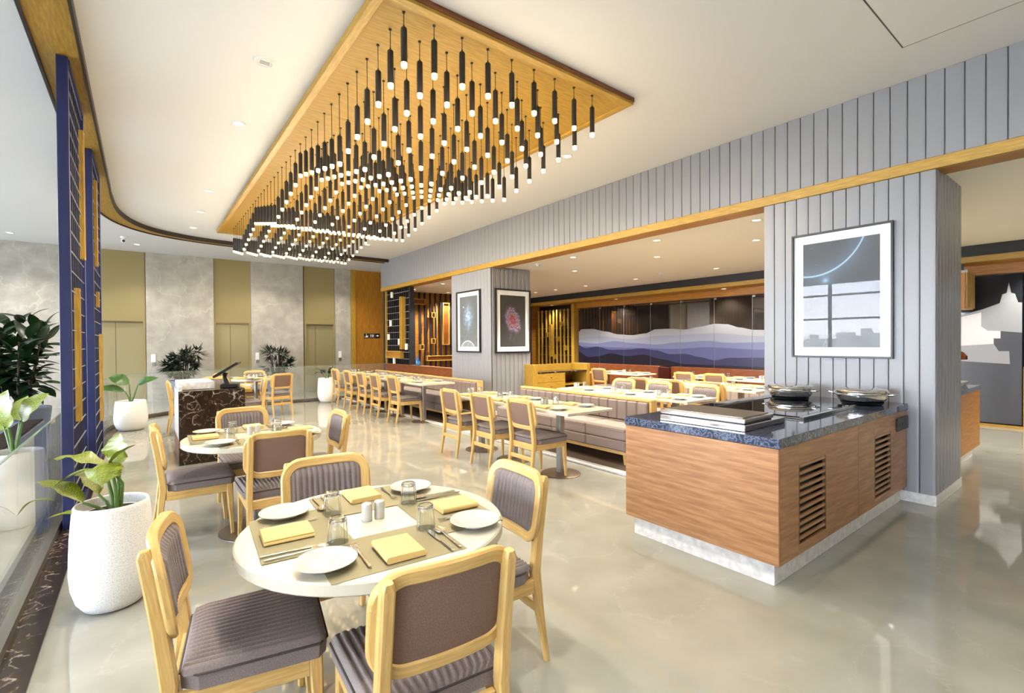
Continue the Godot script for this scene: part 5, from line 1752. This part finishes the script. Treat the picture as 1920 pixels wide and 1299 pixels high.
	for q in [[-0.27, 0.93, 0.02, 0.17], [0.1, 0.86, 0.1, 0.14], [0.05, 0.84, -0.25, 0.12]]:
		var b := Vector3(q[0] * 0.3, 0.76, q[2] * 0.3)
		part("leaf", blade(b, Vector3(q[0], q[1], q[2]), q[3], 0.18, 0.2, Vector3.UP, 10), M.leaf_lime, p5, "", 60.0)
		stalk(p5, [Vector3(0, 0.44, 0), b], 0.012, 0.008)
	# palms in front of the elevator wall
	for i in 2:
		var o := thing("palm_planter", ["full round dark green palm in a blue-grey tub between the first two elevators", "sparser dark green palm in a blue-grey tub between the second and third elevators"][i], "potted palm", V([0.76, 2.93][i], 0, 14.35), 0.0, "palms before the elevators")
		var s := MB.new()
		var R: float = [0.30, 0.30][i]
		s.lathe([[0, 0], [R * 0.72, 0], [R * 0.8, 0.03], [R, 0.55], [R * 0.99, 0.57], [R * 0.9, 0.57], [R * 0.86, 0.50], [0, 0.50]], 32)
		part("tub", s, M.pot_blue, o)
		s = MB.new()
		var canes := MB.new()
		var fan := MB.new()
		for k in [22, 15][i]:
			var a := rng.randf() * TAU
			var lean := rng.randf_range(0.05, [0.29, 0.27][i])
			var top := Vector3(cos(a) * lean, rng.randf_range(0.72, [1.28, 1.24][i]), sin(a) * lean)
			canes.tube([Vector3(cos(a) * 0.1, 0.49, sin(a) * 0.1), top], 0.012, 6)
			for m in 5:
				var d := Vector3(cos(a + rng.randf_range(-1.5, 1.5)), rng.randf_range(-0.6, 0.8), sin(a + rng.randf_range(-1.5, 1.5))).normalized()
				var hub := top + d * rng.randf_range(0.04, 0.12)
				for f in 7:
					var q := (d + Vector3(rng.randf_range(-0.9, 0.9), rng.randf_range(-0.6, 0.4), rng.randf_range(-0.9, 0.9)) * 0.75).normalized()
					var bl := blade(hub, hub + q * rng.randf_range(0.17, 0.27), 0.036, -0.10, 0.3, Vector3.UP if absf(q.y) < 0.9 else Vector3.RIGHT, 4)
					fan.v.append_array(bl.v)
					fan.t.append_array(bl.t)
		part("canes", canes, M.bark, o)
		var fo := part("foliage", fan, M.palm, o, "", 60.0)
		fo.set_meta("kind", "stuff")
	# rubber plant in its planter outside the rail
	var r := thing("rubber_plant", "large dark green rubber plant with glossy leaves in a blue-grey tub in the lobby", "potted plant", V(-1.40, 0, 9.5))
	var s := MB.new()
	s.lathe([[0, 0], [0.28, 0], [0.30, 0.03], [0.36, 0.56], [0.355, 0.58], [0.325, 0.58], [0.315, 0.52], [0, 0.52]], 32)
	part("tub", s, M.pot_blue, r)
	var leaves := []
	for k in 4:
		leaves.append(blade(Vector3.ZERO, Vector3(0, 0, 0.27 + 0.025 * k), 0.115 + 0.008 * k, 0.06 + 0.03 * (k % 2), 0.16, Vector3.UP, 6).mesh(60.0))
	for k in 7:
		var a := TAU * k / 7.0 + rng.randf() * 0.5
		var top := Vector3(cos(a) * rng.randf_range(0.15, 0.45), rng.randf_range(1.35, 1.78), sin(a) * rng.randf_range(0.15, 0.45))
		var base := Vector3(cos(a) * 0.10, 0.52, sin(a) * 0.10)
		s = MB.new()
		s.tube([base, base.lerp(top, 0.5) + Vector3(0, 0.05, 0), top], [0.017, 0.014, 0.008], 7)
		part("branch", s, M.bark, r)
		for m in 36:
			var f := 0.22 + 0.78 * m / 35.0
			var at := base.lerp(top, f) + Vector3(rng.randf_range(-0.09, 0.09), 0.03 + rng.randf_range(-0.05, 0.06), rng.randf_range(-0.09, 0.09))
			var az := m * 2.4 + k + rng.randf_range(-0.4, 0.4)
			var el := lerpf(-0.75, 0.75, f) + rng.randf_range(-0.45, 0.35)
			var o := show_mesh("leaf", leaves[m % 4], M.leaf_olive if (m * 5 + k) % 6 == 0 else M.leaf_dark, r, at)
			o.rotation = Vector3(-el, az, rng.randf_range(-0.4, 0.4))
	# long pebbled planter along the rail
	var pl := thing("long_planter", "long blue-grey planter with a strip of dark pebbles along the outside of the glass rail", "planter", V(-1.40, 0, 7.1))
	boxed("trough", Vector3(-0.35, 0, -1.9), Vector3(0.34, 0.44, 1.9), M.pot_blue, pl, 0.01)
	var bed := boxed("pebbles", Vector3(0.12, 0.441, -1.87), Vector3(0.33, 0.462, 1.87), M.pebbles, pl, 0.008)
	bed.set_meta("kind", "stuff")
	# low white bench with a small flower pot
	var lb := thing("lobby_bench", "low white bench in the lobby carrying a small flower pot", "bench", V(-2.35, 0, 10.2))
	boxed("slab", Vector3(-0.9, 0.34, -0.3), Vector3(0.55, 0.42, 0.3), M.white_stone, lb, 0.006)
	boxed("leg", Vector3(-0.85, 0, -0.25), Vector3(-0.75, 0.339, 0.25), M.white_stone, lb)
	boxed("leg", Vector3(0.4, 0, -0.25), Vector3(0.5, 0.339, 0.25), M.white_stone, lb)
	var fp := thing("flower_pot", "small black pot with a red flower on the white lobby bench", "flower pot", V(-2.42, 0.4205, 10.2))
	s = MB.new(); s.lathe([[0, 0], [0.05, 0], [0.068, 0.12], [0.06, 0.12], [0, 0.10]], 16)
	part("pot", s, M.plastic_black, fp)
	s = MB.new(); s.tube([Vector3(0, 0.1, 0), Vector3(0.02, 0.3, 0)], 0.006)
	part("stem", s, M.stem, fp)
	for k in 5:
		var a := TAU * k / 5.0
		part("petal", blade(Vector3(0.02, 0.30, 0), Vector3(0.02 + cos(a) * 0.10, 0.33, sin(a) * 0.10), 0.06, 0.1, 0.1), M.red, fp, "", 60.0)


func build_small() -> void:
	# dome camera and detectors
	var c := thing("security_camera", "small white security camera under the lobby ceiling beside the curved strip", "security camera", V(-0.30, CEIL, 13.2))
	var s := MB.new(); s.lathe([[0, 0], [0.055, 0], [0.055, -0.03], [0.03, -0.04], [0.03, -0.06], [0, -0.06]], 20)
	part("base", s, M.white, c)
	s = MB.new(); s.lathe([[0, -0.055], [0.045, -0.06], [0.05, -0.09], [0.035, -0.125], [0, -0.135]], 20)
	part("housing", s, M.white, c)
	s = MB.new(); s.lathe([[0, 0.0], [0.024, 0.0], [0.026, 0.02], [0, 0.03]], 16, Vector3(0.0, -0.10, 0.035), Basis(Vector3.RIGHT, PI / 2))
	part("lens", s, M.plastic_black, c)
	var sp := thing("ceiling_speaker", "round white recessed fitting, unlit, in the hall ceiling above the glass rail side", "ceiling fitting", V(0.817, CEIL, 4.37))
	s = MB.new(); s.lathe([[0.052, -0.003], [0.056, -0.010], [0.078, -0.008], [0.082, 0.0]], 28)
	part("ring", s, M.white, sp)
	s = MB.new(); s.lathe([[0, -0.004], [0.052, -0.004], [0.052, 0.0], [0, 0.0]], 24)
	part("grille", s, M.mount, sp)
	for k in 3: boxed("slot", Vector3(-0.035, -0.0055, -0.022 + k * 0.02), Vector3(0.035, -0.004, -0.016 + k * 0.02), M.groove, sp)
	for q in [[6.05, 7.05], [9.0, 6.4]]:
		var d := thing("smoke_detector", ["small white smoke detector under the cream ceiling near the framed nebulas", "small white smoke detector under the cream ceiling near the printed glass"][0 if q[0] < 7.0 else 1], "smoke detector", V(q[0], 2.95, q[1]), 0.0, "smoke detectors in the dining room")
		s = MB.new(); s.lathe([[0, -0.05], [0.03, -0.048], [0.045, -0.03], [0.05, -0.012], [0.055, 0.0], [0, 0.0]], 20)
		part("housing", s, M.white, d)
		s = MB.new(); s.lathe([[0.046, -0.024], [0.0475, -0.024], [0.0475, -0.028], [0.046, -0.028]], 20)
		part("vent_ring", s, M.groove, d)
	# blue ornament on the low wall
	var b := thing("glass_ornament", "small blue glass ornament on the low brown wall beside the lattice screen", "ornament", V(5.56, 0.8755, 11.22))
	s = MB.new(); s.lathe([[0, 0], [0.05, 0], [0.055, 0.02], [0.04, 0.06], [0.05, 0.12], [0.03, 0.17], [0.012, 0.2], [0.012, 0.24], [0, 0.24]], 16)
	part("vessel", s, M.blue_glass, b)
	s = MB.new(); s.lathe([[0, 0], [0.04, 0], [0.045, 0.05], [0.02, 0.1], [0, 0.11]], 14, Vector3(0, 0, 0.1))
	part("stopper", s, M.blue_glass, b)
	# hydrant boxes on the wooden end wall
	for i in 2:
		var h := thing("fire_bell", ["red fire bell on the golden end wall, higher of two", "red call point on the golden end wall, lower of two"][i], "alarm", V([6.05, 6.0][i], [1.86, 1.12][i], 13.079))
		s = MB.new(); s.lathe([[0, 0.03], [0.05, 0.026], [0.06, 0.0], [0, 0.0]], 18, Vector3.ZERO, Basis(Vector3.RIGHT, PI / 2))
		part("dome", s, M.red, h)
		s = MB.new(); s.lathe([[0, 0.045], [0.015, 0.045], [0.018, 0.03], [0, 0.03]], 12, Vector3.ZERO, Basis(Vector3.RIGHT, PI / 2))
		part("stud", s, M.white, h)
